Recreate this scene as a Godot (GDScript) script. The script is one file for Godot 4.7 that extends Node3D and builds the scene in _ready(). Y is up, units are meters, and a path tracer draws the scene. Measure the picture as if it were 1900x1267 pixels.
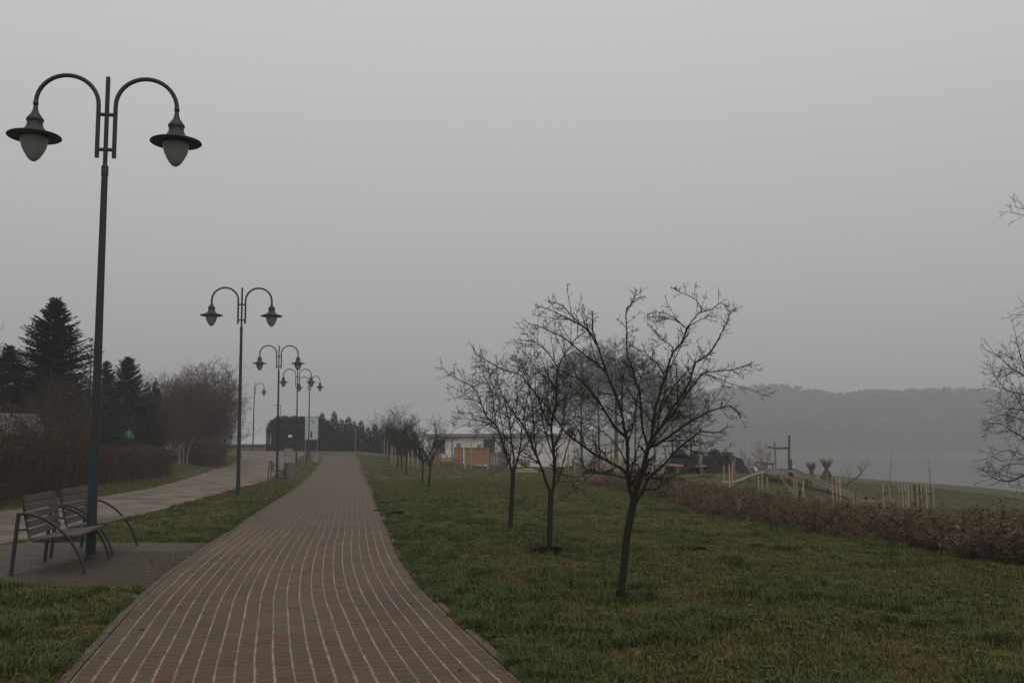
extends Node3D
# A foggy lakeside promenade: brick path, lamp posts, bare trees, playground, lake and wooded hill.

var rng := RandomNumberGenerator.new()
var M := {}
var used := {}
var noise := FastNoiseLite.new()
var cam: Camera3D

# ---------------------------------------------------------------- mesh collecting
class MB:
	var v := PackedVector3Array()
	var n := PackedVector3Array()
	var c := PackedColorArray()
	var ix := PackedInt32Array()
	var col := Color(1, 1, 1)

	func tri(a: Vector3, b: Vector3, d: Vector3) -> void:
		var m := (b - a).cross(d - a).normalized()
		var k := v.size()
		v.append(a); v.append(b); v.append(d)
		n.append(m); n.append(m); n.append(m)
		c.append(col); c.append(col); c.append(col)
		ix.append(k); ix.append(k + 2); ix.append(k + 1)

	func quad(a: Vector3, b: Vector3, d: Vector3, e: Vector3) -> void:
		var m := (b - a).cross(e - a).normalized()
		if m.length_squared() < 0.5:
			m = (d - b).cross(e - b).normalized()
		var k := v.size()
		v.append(a); v.append(b); v.append(d); v.append(e)
		for i in 4:
			n.append(m); c.append(col)
		ix.append(k); ix.append(k + 2); ix.append(k + 1)
		ix.append(k); ix.append(k + 3); ix.append(k + 2)

	# box with chamfered long edges left out; b gives axes
	func box(o: Vector3, s: Vector3, b := Basis.IDENTITY) -> void:
		var x := b.x * s.x * 0.5
		var y := b.y * s.y * 0.5
		var z := b.z * s.z * 0.5
		var p := [o - x - y - z, o + x - y - z, o + x + y - z, o - x + y - z, o - x - y + z, o + x - y + z, o + x + y + z, o - x + y + z]
		quad(p[4], p[5], p[6], p[7]); quad(p[1], p[0], p[3], p[2])
		quad(p[5], p[1], p[2], p[6]); quad(p[0], p[4], p[7], p[3])
		quad(p[7], p[6], p[2], p[3]); quad(p[0], p[1], p[5], p[4])

	# box with bevelled edges all round
	func cbox(o: Vector3, s: Vector3, ch: float, b := Basis.IDENTITY) -> void:
		var h := s * 0.5
		var q := func(x: float, y: float, z: float) -> Vector3: return o + b.x * x + b.y * y + b.z * z
		var i := h - Vector3(ch, ch, ch)
		for g in [-1.0, 1.0]:
			var f := [q.call(g * h.x, -i.y, -i.z), q.call(g * h.x, i.y, -i.z), q.call(g * h.x, i.y, i.z), q.call(g * h.x, -i.y, i.z)]
			if g > 0: quad(f[0], f[1], f[2], f[3])
			else: quad(f[3], f[2], f[1], f[0])
			f = [q.call(-i.x, g * h.y, -i.z), q.call(-i.x, g * h.y, i.z), q.call(i.x, g * h.y, i.z), q.call(i.x, g * h.y, -i.z)]
			if g > 0: quad(f[0], f[1], f[2], f[3])
			else: quad(f[3], f[2], f[1], f[0])
			f = [q.call(-i.x, -i.y, g * h.z), q.call(i.x, -i.y, g * h.z), q.call(i.x, i.y, g * h.z), q.call(-i.x, i.y, g * h.z)]
			if g > 0: quad(f[0], f[1], f[2], f[3])
			else: quad(f[3], f[2], f[1], f[0])
		for g in [-1.0, 1.0]:
			for k in [-1.0, 1.0]:
				var w: bool = g * k > 0
				var f := [q.call(g * h.x, k * i.y, -i.z), q.call(g * i.x, k * h.y, -i.z), q.call(g * i.x, k * h.y, i.z), q.call(g * h.x, k * i.y, i.z)]
				if w: quad(f[0], f[1], f[2], f[3])
				else: quad(f[3], f[2], f[1], f[0])
				f = [q.call(-i.x, g * h.y, k * i.z), q.call(-i.x, g * i.y, k * h.z), q.call(i.x, g * i.y, k * h.z), q.call(i.x, g * h.y, k * i.z)]
				if w: quad(f[0], f[1], f[2], f[3])
				else: quad(f[3], f[2], f[1], f[0])
				f = [q.call(g * i.x, -i.y, k * h.z), q.call(g * h.x, -i.y, k * i.z), q.call(g * h.x, i.y, k * i.z), q.call(g * i.x, i.y, k * h.z)]
				if w: quad(f[3], f[2], f[1], f[0])
				else: quad(f[0], f[1], f[2], f[3])

	# a board or a bar between two points
	func bar(a: Vector3, e: Vector3, w: float, t: float, up := Vector3.UP) -> void:
		var z := (e - a).normalized()
		var x := up.cross(z)
		if x.length() < 0.01: x = Vector3.RIGHT
		x = x.normalized()
		box((a + e) * 0.5, Vector3(w, t, a.distance_to(e)), Basis(x, z.cross(x), z))

	func tube(p: PackedVector3Array, r: PackedFloat32Array, sides := 6, cap := true) -> void:
		var m := p.size()
		if m < 2: return
		var t := (p[1] - p[0]).normalized()
		var side := t.cross(Vector3(0.31, 0.2, 0.93)).normalized()
		var k0 := v.size()
		for i in m:
			if i > 0 and i < m - 1: t = (p[i + 1] - p[i - 1]).normalized()
			elif i == m - 1: t = (p[i] - p[i - 1]).normalized()
			side = (side - t * side.dot(t)).normalized()
			var other := t.cross(side)
			for s in sides:
				var a := TAU * s / sides
				var d := side * cos(a) + other * sin(a)
				v.append(p[i] + d * r[i]); n.append(d); c.append(col)
		for i in m - 1:
			for s in sides:
				var a := k0 + i * sides + s
				var b := k0 + i * sides + (s + 1) % sides
				ix.append(a); ix.append(a + sides); ix.append(b)
				ix.append(b); ix.append(a + sides); ix.append(b + sides)
		if cap:
			for e in 2:
				var at := 0 if e == 0 else m - 1
				var nn := (p[0] - p[1]).normalized() if e == 0 else (p[m - 1] - p[m - 2]).normalized()
				var k := v.size()
				for s in sides:
					v.append(v[k0 + at * sides + s]); n.append(nn); c.append(col)
				for s in range(1, sides - 1):
					if e == 0:
						ix.append(k); ix.append(k + s); ix.append(k + s + 1)
					else:
						ix.append(k); ix.append(k + s + 1); ix.append(k + s)

	func rod(a: Vector3, e: Vector3, r0: float, r1: float, sides := 6, cap := true) -> void:
		tube(PackedVector3Array([a, e]), PackedFloat32Array([r0, r1]), sides, cap)

	# three-sided thorn
	func spike(a: Vector3, d: Vector3, l: float, r: float) -> void:
		var x := d.cross(Vector3(0.3, 0.5, 0.81)).normalized() * r
		var y := d.cross(x).normalized() * r
		var tip := a + d * l
		var p0 := a + x
		var p1 := a - x * 0.5 + y * 0.87
		var p2 := a - x * 0.5 - y * 0.87
		tri(p0, p1, tip); tri(p1, p2, tip); tri(p2, p0, tip)

	# profile of (radius, height) turned about a vertical axis through o
	func lathe(o: Vector3, prof: Array, segs := 16) -> void:
		var k0 := v.size()
		var m := prof.size()
		for i in m:
			var a: Vector2 = prof[max(i - 1, 0)]
			var b: Vector2 = prof[min(i + 1, m - 1)]
			var t := (b - a).normalized()
			var nr := Vector2(t.y, -t.x)
			for s in segs:
				var w := TAU * s / segs
				var q: Vector2 = prof[i]
				v.append(o + Vector3(q.x * cos(w), q.y, q.x * sin(w)))
				n.append(Vector3(nr.x * cos(w), nr.y, nr.x * sin(w)).normalized()); c.append(col)
		for i in m - 1:
			for s in segs:
				var a := k0 + i * segs + s
				var b := k0 + i * segs + (s + 1) % segs
				ix.append(a); ix.append(b); ix.append(a + segs)
				ix.append(b); ix.append(b + segs); ix.append(a + segs)

	# a leaf or a needle spray: two triangles bent along the middle
	func leaf(p: Vector3, d: Vector3, w: Vector3, l: float, h: float) -> void:
		var e := p + d * l
		var m := p + d * (l * 0.45)
		tri(p, m + w * h, e)
		tri(p, e, m - w * h)

	func mesh(mat: Material) -> ArrayMesh:
		var a := []
		a.resize(Mesh.ARRAY_MAX)
		a[Mesh.ARRAY_VERTEX] = v; a[Mesh.ARRAY_NORMAL] = n; a[Mesh.ARRAY_COLOR] = c; a[Mesh.ARRAY_INDEX] = ix
		var am := ArrayMesh.new()
		am.add_surface_from_arrays(Mesh.PRIMITIVE_TRIANGLES, a)
		am.surface_set_material(0, mat)
		return am

# ---------------------------------------------------------------- naming
func numbered(s: String) -> String:
	if not used.has(s):
		used[s] = 0
		return s
	used[s] += 1
	return "%s_%03d" % [s, used[s]]

func thing(called: String, label: String, category: String, at := Vector3.ZERO, turn := 0.0, group := "") -> Node3D:
	var o := Node3D.new()
	o.name = numbered(called)
	add_child(o)
	o.position = at
	o.rotation.y = turn
	o.set_meta("label", label)
	o.set_meta("category", category)
	if group != "": o.set_meta("group", group)
	return o

func part(b: MB, called: String, mat: Material, parent: Node3D, label := "") -> MeshInstance3D:
	return put(b.mesh(mat), called, parent, label)

func put(mesh: Mesh, called: String, parent: Node3D, label := "") -> MeshInstance3D:
	var o := MeshInstance3D.new()
	o.mesh = mesh
	o.name = called
	parent.add_child(o, true)
	if label != "": o.set_meta("label", label)
	return o

func structure(b: MB, called: String, mat: Material) -> MeshInstance3D:
	var o := part(b, numbered(called), mat, self)
	o.set_meta("kind", "structure")
	return o

func copy_of(o: Node3D, label: String, at: Vector3, turn := 0.0, grow := 1.0) -> Node3D:
	var r: Node3D = o.duplicate()
	r.name = numbered(String(o.name).rstrip("0123456789").trim_suffix("_"))
	add_child(r)
	r.position = at
	r.rotation.y = turn
	r.scale = Vector3.ONE * grow
	r.set_meta("label", label)
	return r

# ---------------------------------------------------------------- materials
func srgb(r: float, g: float, b: float) -> Color:
	return Color(r, g, b).linear_to_srgb()

func noise_image(size: int, freq: float, octaves: int, sd: int, lo: Color, hi: Color, contrast := 1.0, ridged := false) -> Image:
	var f := FastNoiseLite.new()
	f.seed = sd
	f.noise_type = FastNoiseLite.TYPE_SIMPLEX_SMOOTH
	f.frequency = freq
	f.fractal_type = FastNoiseLite.FRACTAL_RIDGED if ridged else FastNoiseLite.FRACTAL_FBM
	f.fractal_octaves = octaves
	var g := f.get_seamless_image(size, size)
	g.convert(Image.FORMAT_L8)
	var src := g.get_data()
	var out := PackedByteArray()
	out.resize(size * size * 3)
	var lut := []
	for i in 256:
		var t := clampf((i / 255.0 - 0.5) * contrast + 0.5, 0.0, 1.0)
		var q := lo.lerp(hi, t).linear_to_srgb()
		lut.append([int(q.r * 255.0), int(q.g * 255.0), int(q.b * 255.0)])
	for i in size * size:
		var l: Array = lut[src[i]]
		out[i * 3] = l[0]; out[i * 3 + 1] = l[1]; out[i * 3 + 2] = l[2]
	return Image.create_from_data(size, size, false, Image.FORMAT_RGB8, out)

func tex(im: Image) -> ImageTexture:
	im.generate_mipmaps()
	return ImageTexture.create_from_image(im)

func mat(c: Color, rough := 0.9, t: Texture2D = null, scale := 1.0, vertex := false) -> StandardMaterial3D:
	var m := StandardMaterial3D.new()
	m.albedo_color = c.linear_to_srgb()
	m.roughness = rough
	m.metallic_specular = 0.35
	m.vertex_color_use_as_albedo = vertex
	if t:
		m.albedo_texture = t
		m.uv1_triplanar = true
		m.uv1_world_triplanar = true
		m.uv1_scale = Vector3.ONE * scale
	return m

func normal_of(m: StandardMaterial3D, im: Image, depth: float) -> void:
	var b: Image = im.duplicate()
	b.convert(Image.FORMAT_RGBA8)
	b.bump_map_to_normal_map(depth)
	m.normal_enabled = true
	m.normal_texture = tex(b)

# ---------------------------------------------------------------- the lie of the land (x to the right, d = -z ahead)
const PATH := [[-8.0, 2.3], [-3.0, 1.05], [2.0, -0.2], [6.0, -1.30], [8.2, -1.85], [9.6, -2.18], [11.7, -2.6], [14.4, -3.07], [16.7, -3.43], [20.4, -4.04], [24.9, -4.78], [31.3, -5.79], [40.7, -7.37], [49.7, -8.92], [67.9, -12.0], [75.0, -13.25], [79.0, -14.2], [83.0, -15.9], [87.0, -18.4], [92.0, -22.5], [100.0, -30.0]]

func along(t: Array, d: float) -> float:
	var i := 0
	while i < t.size() - 2 and t[i + 1][0] < d: i += 1
	var p0: Array = t[maxi(i - 1, 0)]
	var p1: Array = t[i]
	var p2: Array = t[i + 1]
	var p3: Array = t[mini(i + 2, t.size() - 1)]
	var h: float = p2[0] - p1[0]
	var u: float = clampf((d - p1[0]) / h, 0.0, 1.0)
	var m1: float = (p2[1] - p0[1]) / maxf(p2[0] - p0[0], 0.01) * h
	var m2: float = (p3[1] - p1[1]) / maxf(p3[0] - p1[0], 0.01) * h
	var u2 := u * u
	var u3 := u2 * u
	return p1[1] * (2 * u3 - 3 * u2 + 1) + m1 * (u3 - 2 * u2 + u) + p2[1] * (3 * u2 - 2 * u3) + m2 * (u3 - u2)

var path_table := PackedFloat32Array()

func path_x(d: float) -> float:
	var f := clampf((d + 10.0) * 4.0, 0.0, 449.0)
	var i := int(f)
	return lerpf(path_table[i], path_table[i + 1], f - i)

func sstep(a: float, b: float, x: float) -> float:
	return smoothstep(a, b, x)

func bank(x: float, d: float) -> float: # distance beyond the edge of the mown lawn, towards the lake
	var q := minf(d, 90.0)
	return x - (7.9 - 0.114 * q - 0.8 * exp(-pow((q - 20.0) / 6.0, 2.0)) + 0.24 * clampf(q - 37.0, 0.0, 34.0))

func gy(x: float, d: float) -> float:
	var px := path_x(d)
	var pr := 0.0007 * pow(maxf(minf(d, 85.0) - 42.0, 0.0), 2.0)
	if x > px: pr *= 1.0 - sstep(3.0, 14.0, x - px)
	var lr := 0.018 * maxf(minf(d, 80.0) - 14.0, 0.0) * sstep(3.0, 10.0, px - 1.4 - x)
	var y := maxf(pr, lr)
	var r := bank(x, d)
	y -= 1.25 * sstep(-1.0, 9.0, r)
	y -= 2.6 * sstep(24.0, 36.0, r + 0.06 * (d - 47.0) * -1.0)
	y += 1.3 * exp(-(pow((x - 13.6) / 4.5, 2.0) + pow((d - 53.0) / 4.2, 2.0)) * 0.8)
	if d > 150.0 or absf(x) > 120.0:
		var land := sstep(600.0, 650.0, d + 0.12 * x)
		var hill := 31.0 * sstep(620.0, 790.0, d + 0.1 * x) * sstep(15.0, 190.0, x)
		y = lerpf(y, 0.5 + hill + 9.0 * noise.get_noise_2d(x * 0.10, d * 0.10), land)
	return y

func gp(x: float, d: float, up := 0.0) -> Vector3:
	return Vector3(x, gy(x, d) + up, -d)

func spread(a: float, b: float, step: float) -> Array:
	var o := []
	var n := int(ceil((b - a) / step))
	for i in n: o.append(a + (b - a) * i / n)
	return o

func build_ground() -> void:
	var xs := []
	var ds := []
	for s in [[-900, -400, 60], [-400, -120, 28], [-120, -50, 7], [-50, -24, 1.6], [-24, 26, 0.7], [26, 60, 1.6], [60, 140, 8], [140, 400, 20], [400, 900, 50]]:
		xs.append_array(spread(s[0], s[1], s[2]))
	xs.append(900.0)
	for s in [[-260, -40, 40], [-40, -4, 4], [-4, 60, 0.7], [60, 100, 1.3], [100, 160, 6], [160, 460, 20], [460, 600, 14], [600, 900, 9]]:
		ds.append_array(spread(s[0], s[1], s[2]))
	ds.append(900.0)
	var b := MB.new()
	var w := xs.size()
	for d in ds:
		for x in xs:
			var e := 0.15
			b.v.append(Vector3(x, gy(x, d), -d))
			b.n.append(Vector3((gy(x - e, d) - gy(x + e, d)), 2.0 * e, (gy(x, d + e) - gy(x, d - e))).normalized())
			b.c.append(Color(1, 1, 1))
	for j in ds.size() - 1:
		for i in w - 1:
			var a := j * w + i
			b.ix.append(a); b.ix.append(a + w); b.ix.append(a + 1)
			b.ix.append(a + 1); b.ix.append(a + w); b.ix.append(a + w + 1)
	structure(b, "ground", M.lawn)
	b = MB.new()
	b.quad(Vector3(-10, -3.0, 240), Vector3(880, -3.0, 240), Vector3(880, -3.0, -680), Vector3(-10, -3.0, -680))
	structure(b, "lake", M.water)

# ---------------------------------------------------------------- materials
func make_materials() -> void:
	var grain := noise_image(512, 0.03, 5, 11, Color(0.55, 0.55, 0.55), Color(1, 1, 1), 1.5)
	var grain_t := tex(grain)
	var fine := noise_image(256, 0.12, 4, 12, Color(0.6, 0.6, 0.6), Color(1, 1, 1), 1.6)
	var fine_t := tex(fine)
	# lawn soil and thatch: large patches times fine speckle
	var big := noise_image(1024, 0.006, 6, 21, Color(0.100, 0.080, 0.030), Color(0.085, 0.098, 0.028), 2.0)
	M.lawn = mat(Color(1, 1, 1), 0.95, tex(big), 0.045)
	M.lawn.detail_enabled = true
	M.lawn.detail_albedo = tex(noise_image(512, 0.06, 5, 22, Color(0.45, 0.45, 0.45), Color(1, 1, 1), 1.8))
	M.lawn.detail_blend_mode = BaseMaterial3D.BLEND_MODE_MUL
	M.lawn.uv2_scale = Vector3.ONE * 0.6
	M.lawn.uv2_triplanar = true
	M.lawn.uv2_world_triplanar = true
	M.water = mat(Color(0.035, 0.04, 0.04), 0.10)
	normal_of(M.water, noise_image(256, 0.05, 3, 24, Color(0, 0, 0), Color(1, 1, 1)), 1.0)
	M.water.normal_scale = 0.04
	M.water.uv1_triplanar = true
	M.water.uv1_world_triplanar = true
	M.water.uv1_scale = Vector3.ONE * 0.15
	M.plant = mat(Color(1, 1, 1), 0.8, null, 1.0, true)
	M.plant.cull_mode = BaseMaterial3D.CULL_DISABLED
	M.grass = mat(Color(1, 1, 1), 0.6, null, 1.0, true)
	M.grass.cull_mode = BaseMaterial3D.CULL_DISABLED
	M.grass.backlight_enabled = true
	M.grass.backlight = srgb(0.05, 0.06, 0.015)
	M.bark = mat(Color(1, 1, 1), 0.9, fine_t, 3.0, true)
	M.bark.cull_mode = BaseMaterial3D.CULL_DISABLED
	M.paver = mat(Color(1, 1, 1), 0.62, fine_t, 2.3, true)
	M.paver.metallic_specular = 0.38
	M.tones = []
	for t in TONES: M.tones.append(mat(t, 0.62, fine_t, 2.3))
	M.pad_bed = mat(Color(0.060, 0.050, 0.032), 0.95, grain_t, 1.5)
	M.sand = mat(Color(1, 1, 1), 0.95, tex(noise_image(512, 0.012, 6, 35, Color(0.18, 0.142, 0.098), Color(0.29, 0.23, 0.165), 2.0)), 0.45)
	M.concrete = mat(Color(0.125, 0.100, 0.072), 0.85, grain_t, 0.9)
	M.road = mat(Color(0.185, 0.15, 0.118), 0.8, tex(noise_image(1024, 0.008, 6, 31, Color(0.55, 0.56, 0.55), Color(1.0, 0.97, 0.92), 2.2)), 0.07)
	normal_of(M.road, noise_image(256, 0.1, 3, 33, Color(0, 0, 0), Color(1, 1, 1)), 2.0)
	M.steel = mat(Color(0.017, 0.025, 0.031), 0.58, fine_t, 2.0)
	M.steel.metallic_specular = 0.5
	M.steel_light = mat(Color(0.20, 0.23, 0.27), 0.5, fine_t, 2.0)
	M.under = mat(Color(0.10, 0.10, 0.095), 0.6)
	M.globe = mat(Color(0.25, 0.25, 0.24), 0.4)
	var wood := noise_image(512, 0.02, 5, 41, Color(0.5, 0.5, 0.5), Color(1, 1, 1), 1.8, true)
	M.slat = mat(Color(0.105, 0.082, 0.076), 0.75, tex(wood), 1.6)
	M.stake = mat(Color(0.46, 0.335, 0.20), 0.85, tex(wood), 1.2)
	M.stake_pale = mat(Color(0.52, 0.42, 0.28), 0.85, tex(wood), 1.2)
	M.log = mat(Color(0.30, 0.25, 0.21), 0.85, tex(wood), 1.2)
	M.log_dark = mat(Color(0.13, 0.10, 0.085), 0.85, tex(wood), 1.2)
	M.log_pink = mat(Color(0.33, 0.19, 0.17), 0.85, tex(wood), 1.2)
	M.plank_red = mat(Color(0.40, 0.21, 0.115), 0.8, tex(wood), 1.0)
	M.plank_brown = mat(Color(0.33, 0.20, 0.13), 0.85, tex(wood), 1.0)
	M.plank_grey = mat(Color(0.17, 0.15, 0.12), 0.85, tex(wood), 1.0)
	M.silver = mat(Color(0.30, 0.285, 0.27), 0.6, tex(wood), 1.2)
	M.white = mat(Color(0.8, 0.8, 0.8), 0.5)
	M.wall = mat(Color(0.80, 0.765, 0.745), 0.9, tex(noise_image(256, 0.02, 5, 51, Color(0.82, 0.82, 0.82), Color(1, 1, 1))), 0.25)
	M.roof_pale = mat(Color(0.55, 0.56, 0.57), 0.7, grain_t, 0.5)
	M.fascia = mat(Color(0.24, 0.24, 0.24), 0.7)
	M.glass = mat(Color(0.06, 0.065, 0.07), 0.08)
	M.frame = mat(Color(0.07, 0.055, 0.05), 0.6)
	M.roof_red = mat(Color(0.34, 0.10, 0.07), 0.8, grain_t, 0.8)
	M.shed_roof = mat(Color(0.17, 0.17, 0.165), 0.6, grain_t, 0.8)
	M.yellow = mat(Color(0.58, 0.36, 0.05), 0.5)
	M.orange = mat(Color(0.48, 0.21, 0.05), 0.5, grain_t, 1.0)
	M.teal = mat(Color(0.03, 0.24, 0.17), 0.6, grain_t, 1.5)
	M.soil = mat(Color(0.045, 0.033, 0.022), 0.95, fine_t, 4.0)
	M.stone = mat(Color(0.33, 0.31, 0.28), 0.9, grain_t, 0.8)
	M.birch = mat(Color(1, 1, 1), 0.8, fine_t, 4.0, true)
	M.board = mat(Color(0.72, 0.75, 0.74), 0.4, tex(map_print()), 1.0)
	M.board.uv1_triplanar = false
	M.forest = mat(Color(1, 1, 1), 0.95, null, 1.0, true)
	M.forest.cull_mode = BaseMaterial3D.CULL_DISABLED

# print on the information board: a pale map with green ground, water and a dark figure of the lake
func map_print() -> Image:
	var im := Image.create(128, 256, false, Image.FORMAT_RGB8)
	var f := FastNoiseLite.new()
	f.seed = 5
	f.frequency = 0.02
	for y in 256:
		for x in 128:
			var q := f.get_noise_2d(x, y)
			var col := Color(0.86, 0.90, 0.88)
			if x > 44 and q > 0.05 and y < 120: col = Color(0.66, 0.80, 0.72)
			if x > 60 and q < -0.12 and y > 110: col = Color(0.66, 0.79, 0.84)
			if x > 52 and x < 72 and y > 160 + 14 * sin(x * 0.5) and y < 236: col = Color(0.16, 0.20, 0.20)
			if x < 26 and y % 22 < 6 and y > 40: col = Color(0.60, 0.68, 0.66)
			if y < 10: col = Color(0.62, 0.78, 0.74)
			im.set_pixel(x, y, col)
	return im

# ---------------------------------------------------------------- paved ways
const TONES := [Color(0.102, 0.061, 0.029), Color(0.093, 0.062, 0.029), Color(0.112, 0.055, 0.027), Color(0.085, 0.052, 0.025), Color(0.098, 0.063, 0.032), Color(0.083, 0.061, 0.029), Color(0.115, 0.048, 0.024), Color(0.105, 0.065, 0.032)]
const COLUMNS := 22
const PITCH := 0.1180
const HALF := 1.298

func path_right(d: float) -> Vector3:
	var s := (path_x(d + 0.2) - path_x(d - 0.2)) / 0.4
	return Vector3(1.0, 0.0, s).normalized()

# a paver with clipped corners and a worn bevel; near = with bevel and sides
func paver_shape(b: MB, o: Vector3, r: Vector3, f: Vector3, w: float, l: float, clip: float, near: bool) -> void:
	var up := r.cross(-f).normalized()
	if up.y < 0: up = -up
	var hw := w * 0.5
	var hl := l * 0.5
	if not near:
		b.quad(o - r * hw - f * hl, o + r * hw - f * hl, o + r * hw + f * hl, o - r * hw + f * hl)
		return
	var ring := [Vector2(-hw + clip, -hl), Vector2(hw - clip, -hl), Vector2(hw, -hl + clip), Vector2(hw, hl - clip), Vector2(hw - clip, hl), Vector2(-hw + clip, hl), Vector2(-hw, hl - clip), Vector2(-hw, -hl + clip)]
	var top := []
	var out := []
	var low := []
	for q in ring:
		var k: Vector2 = q
		var inn := k * (1.0 - 0.004 / maxf(hw, hl) * 2.0)
		top.append(o + r * inn.x + f * inn.y)
		out.append(o + r * k.x + f * k.y - up * 0.004)
		low.append(o + r * k.x + f * k.y - up * 0.03)
	for i in range(1, 7): b.tri(top[0], top[i], top[i + 1])
	for i in 8:
		var j := (i + 1) % 8
		b.quad(out[i], out[j], top[j], top[i])
		b.quad(low[i], low[j], out[j], out[i])

func build_path() -> void:
	var root := Node3D.new()
	root.name = "footpath"
	root.set_meta("kind", "structure")
	add_child(root)
	# bedding of pale sand
	var b := MB.new()
	var k := 0
	var d := -6.0
	while d < 92.0:
		var r := path_right(d)
		for i in 5:
			var x := path_x(d) + r.x * HALF * (i * 0.5 - 1.0)
			var dd := d - r.z * HALF * (i * 0.5 - 1.0)
			b.v.append(gp(x, dd, 0.0258)); b.n.append(Vector3.UP); b.c.append(Color.WHITE)
		if k > 0:
			for i in 4:
				var a := (k - 1) * 5 + i
				b.ix.append_array([a, a + 5, a + 1, a + 1, a + 5, a + 6])
		k += 1
		d += 0.25
	part(b, "sand_bed", M.sand, root)
	# pavers: rows march along the path, columns lie across it
	var field := MB.new()
	var proto := []
	for i in 3:
		var pb := MB.new()
		paver_shape(pb, Vector3.ZERO, Vector3.RIGHT, Vector3.FORWARD, 0.1050 + 0.001 * i, 0.1252 - 0.001 * i, 0.009 + 0.003 * i, true)
		proto.append(pb)
	var meshes := {}
	var shift := []
	for c in COLUMNS: shift.append((0.5 if c % 2 == 1 else 0.0) + rng.randf_range(-0.12, 0.12))
	d = -5.0
	var row := 0
	var singles := 0
	while d < 90.0:
		var s := (path_x(d + 0.2) - path_x(d - 0.2)) / 0.4
		var step := 0.1305 / sqrt(1.0 + s * s)
		for c in COLUMNS:
			var dd: float = d + shift[c] * step
			var r := path_right(dd)
			var f := Vector3(r.z, 0, -r.x)
			var off := (c - (COLUMNS - 1) * 0.5) * PITCH + 0.007 * noise.get_noise_2d(dd * 9.0, c * 3.0) + rng.randf_range(-0.0014, 0.0014)
			var x := path_x(dd) + r.x * off
			var dp := dd - r.z * off
			var o := gp(x, dp, 0.030 + rng.randf_range(-0.001, 0.001) + 0.002 * noise.get_noise_2d(x * 30.0, dp * 30.0))
			var tone := rng.randi() % TONES.size()
			if rng.randf() < 0.45: tone = rng.randi() % 2
			var seen := absf(x) < (dp + 0.4) * 0.56 and dp > 5.75
			if seen and singles < 300:
				var key := tone * 3 + rng.randi() % 3
				if not meshes.has(key): meshes[key] = proto[key % 3].mesh(M.tones[tone])
				var m := put(meshes[key], "paver", root)
				m.transform = Transform3D(Basis(r, Vector3.UP, -f).rotated(Vector3.UP, rng.randf_range(-0.012, 0.012)), o)
				singles += 1
			else:
				var t: Color = TONES[tone]
				field.col = t * rng.randf_range(0.85, 1.12) * (1.0 + 0.35 * noise.get_noise_2d(x * 14.0, dp * 8.0))
				if dp > 25.0:
					f = (gp(x + f.x, dp - f.z) - gp(x, dp)).normalized()
				paver_shape(field, o, r, f, 0.1056, 0.1250, 0.010, dp > 5.0 and dp < 17.0)
		d += step
		row += 1
	var pf := part(field, "paver_field", M.paver, root)
	pf.set_meta("kind", "stuff")
	# concrete edging stones on both sides
	for side in [-1.0, 1.0]:
		var kerb := Node3D.new()
		kerb.name = numbered("kerb")
		kerb.set_meta("kind", "structure")
		add_child(kerb)
		d = -4.0
		while d < 84.0:
			var a := path_point(d, side * (HALF + 0.050))
			var e := path_point(d + 0.985, side * (HALF + 0.050))
			var kb := MB.new()
			var ax := (e - a).normalized()
			var rx := ax.cross(Vector3.UP).normalized()
			kb.cbox((a + e) * 0.5 + Vector3(0, -0.056 + rng.randf_range(-0.004, 0.004), 0), Vector3(0.066, 0.17, a.distance_to(e) - 0.006), 0.008, Basis(rx, ax.cross(rx) * -1.0 if ax.cross(rx).y < 0 else ax.cross(rx), ax))
			part(kb, "kerb_stone", M.concrete, kerb)
			d += 0.985

func path_point(d: float, off: float) -> Vector3:
	var r := path_right(d)
	var x := path_x(d) + r.x * off
	var dp := d - r.z * off
	return gp(x, dp)

const ROAD_NEAR := [[-20.0, -10.5], [10.0, -10.9], [21.6, -11.27], [27.7, -11.74], [35.3, -12.8], [49.7, -15.8], [57.0, -17.3], [69.4, -19.6], [82.0, -22.8], [92.0, -27.5], [104.0, -34.0]]
const ROAD_PATH := [[-20.0, -7.2], [10.0, -7.4], [14.6, -7.57], [20.3, -7.94], [23.4, -8.28], [26.5, -8.72], [34.6, -9.8], [42.7, -10.85], [55.0, -13.1], [69.4, -15.45], [79.0, -16.9], [92.0, -17.5], [104.0, -20.0]]

func in_road(x: float, d: float) -> bool:
	return x > along(ROAD_NEAR, d) - 0.05 and x < along(ROAD_PATH, d) + 0.05

func build_road() -> void:
	var b := MB.new()
	var k := 0
	var d := -20.0
	while d < 98.0:
		var l := along(ROAD_NEAR, d) + 0.10 * noise.get_noise_2d(d * 9.0, 4.0)
		var r := along(ROAD_PATH, d) + 0.10 * noise.get_noise_2d(d * 9.0, 44.0)
		for i in 9:
			var x := lerpf(l, r, i / 8.0)
			b.v.append(gp(x, d, 0.016)); b.c.append(Color.WHITE)
			b.n.append(Vector3.UP)
		if k > 0:
			for i in 8:
				var a := (k - 1) * 9 + i
				b.ix.append_array([a, a + 9, a + 1, a + 1, a + 9, a + 10])
		k += 1
		d += 0.5
	structure(b, "road", M.road)

# small rectangular pavers under the benches
func in_pad(x: float, d: float) -> bool:
	return d > 9.95 - 0.35 * (x + 3.7) * 0.6 and d < 14.92 and x > along(ROAD_PATH, d) and x < path_x(d) - HALF - 0.05

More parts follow.
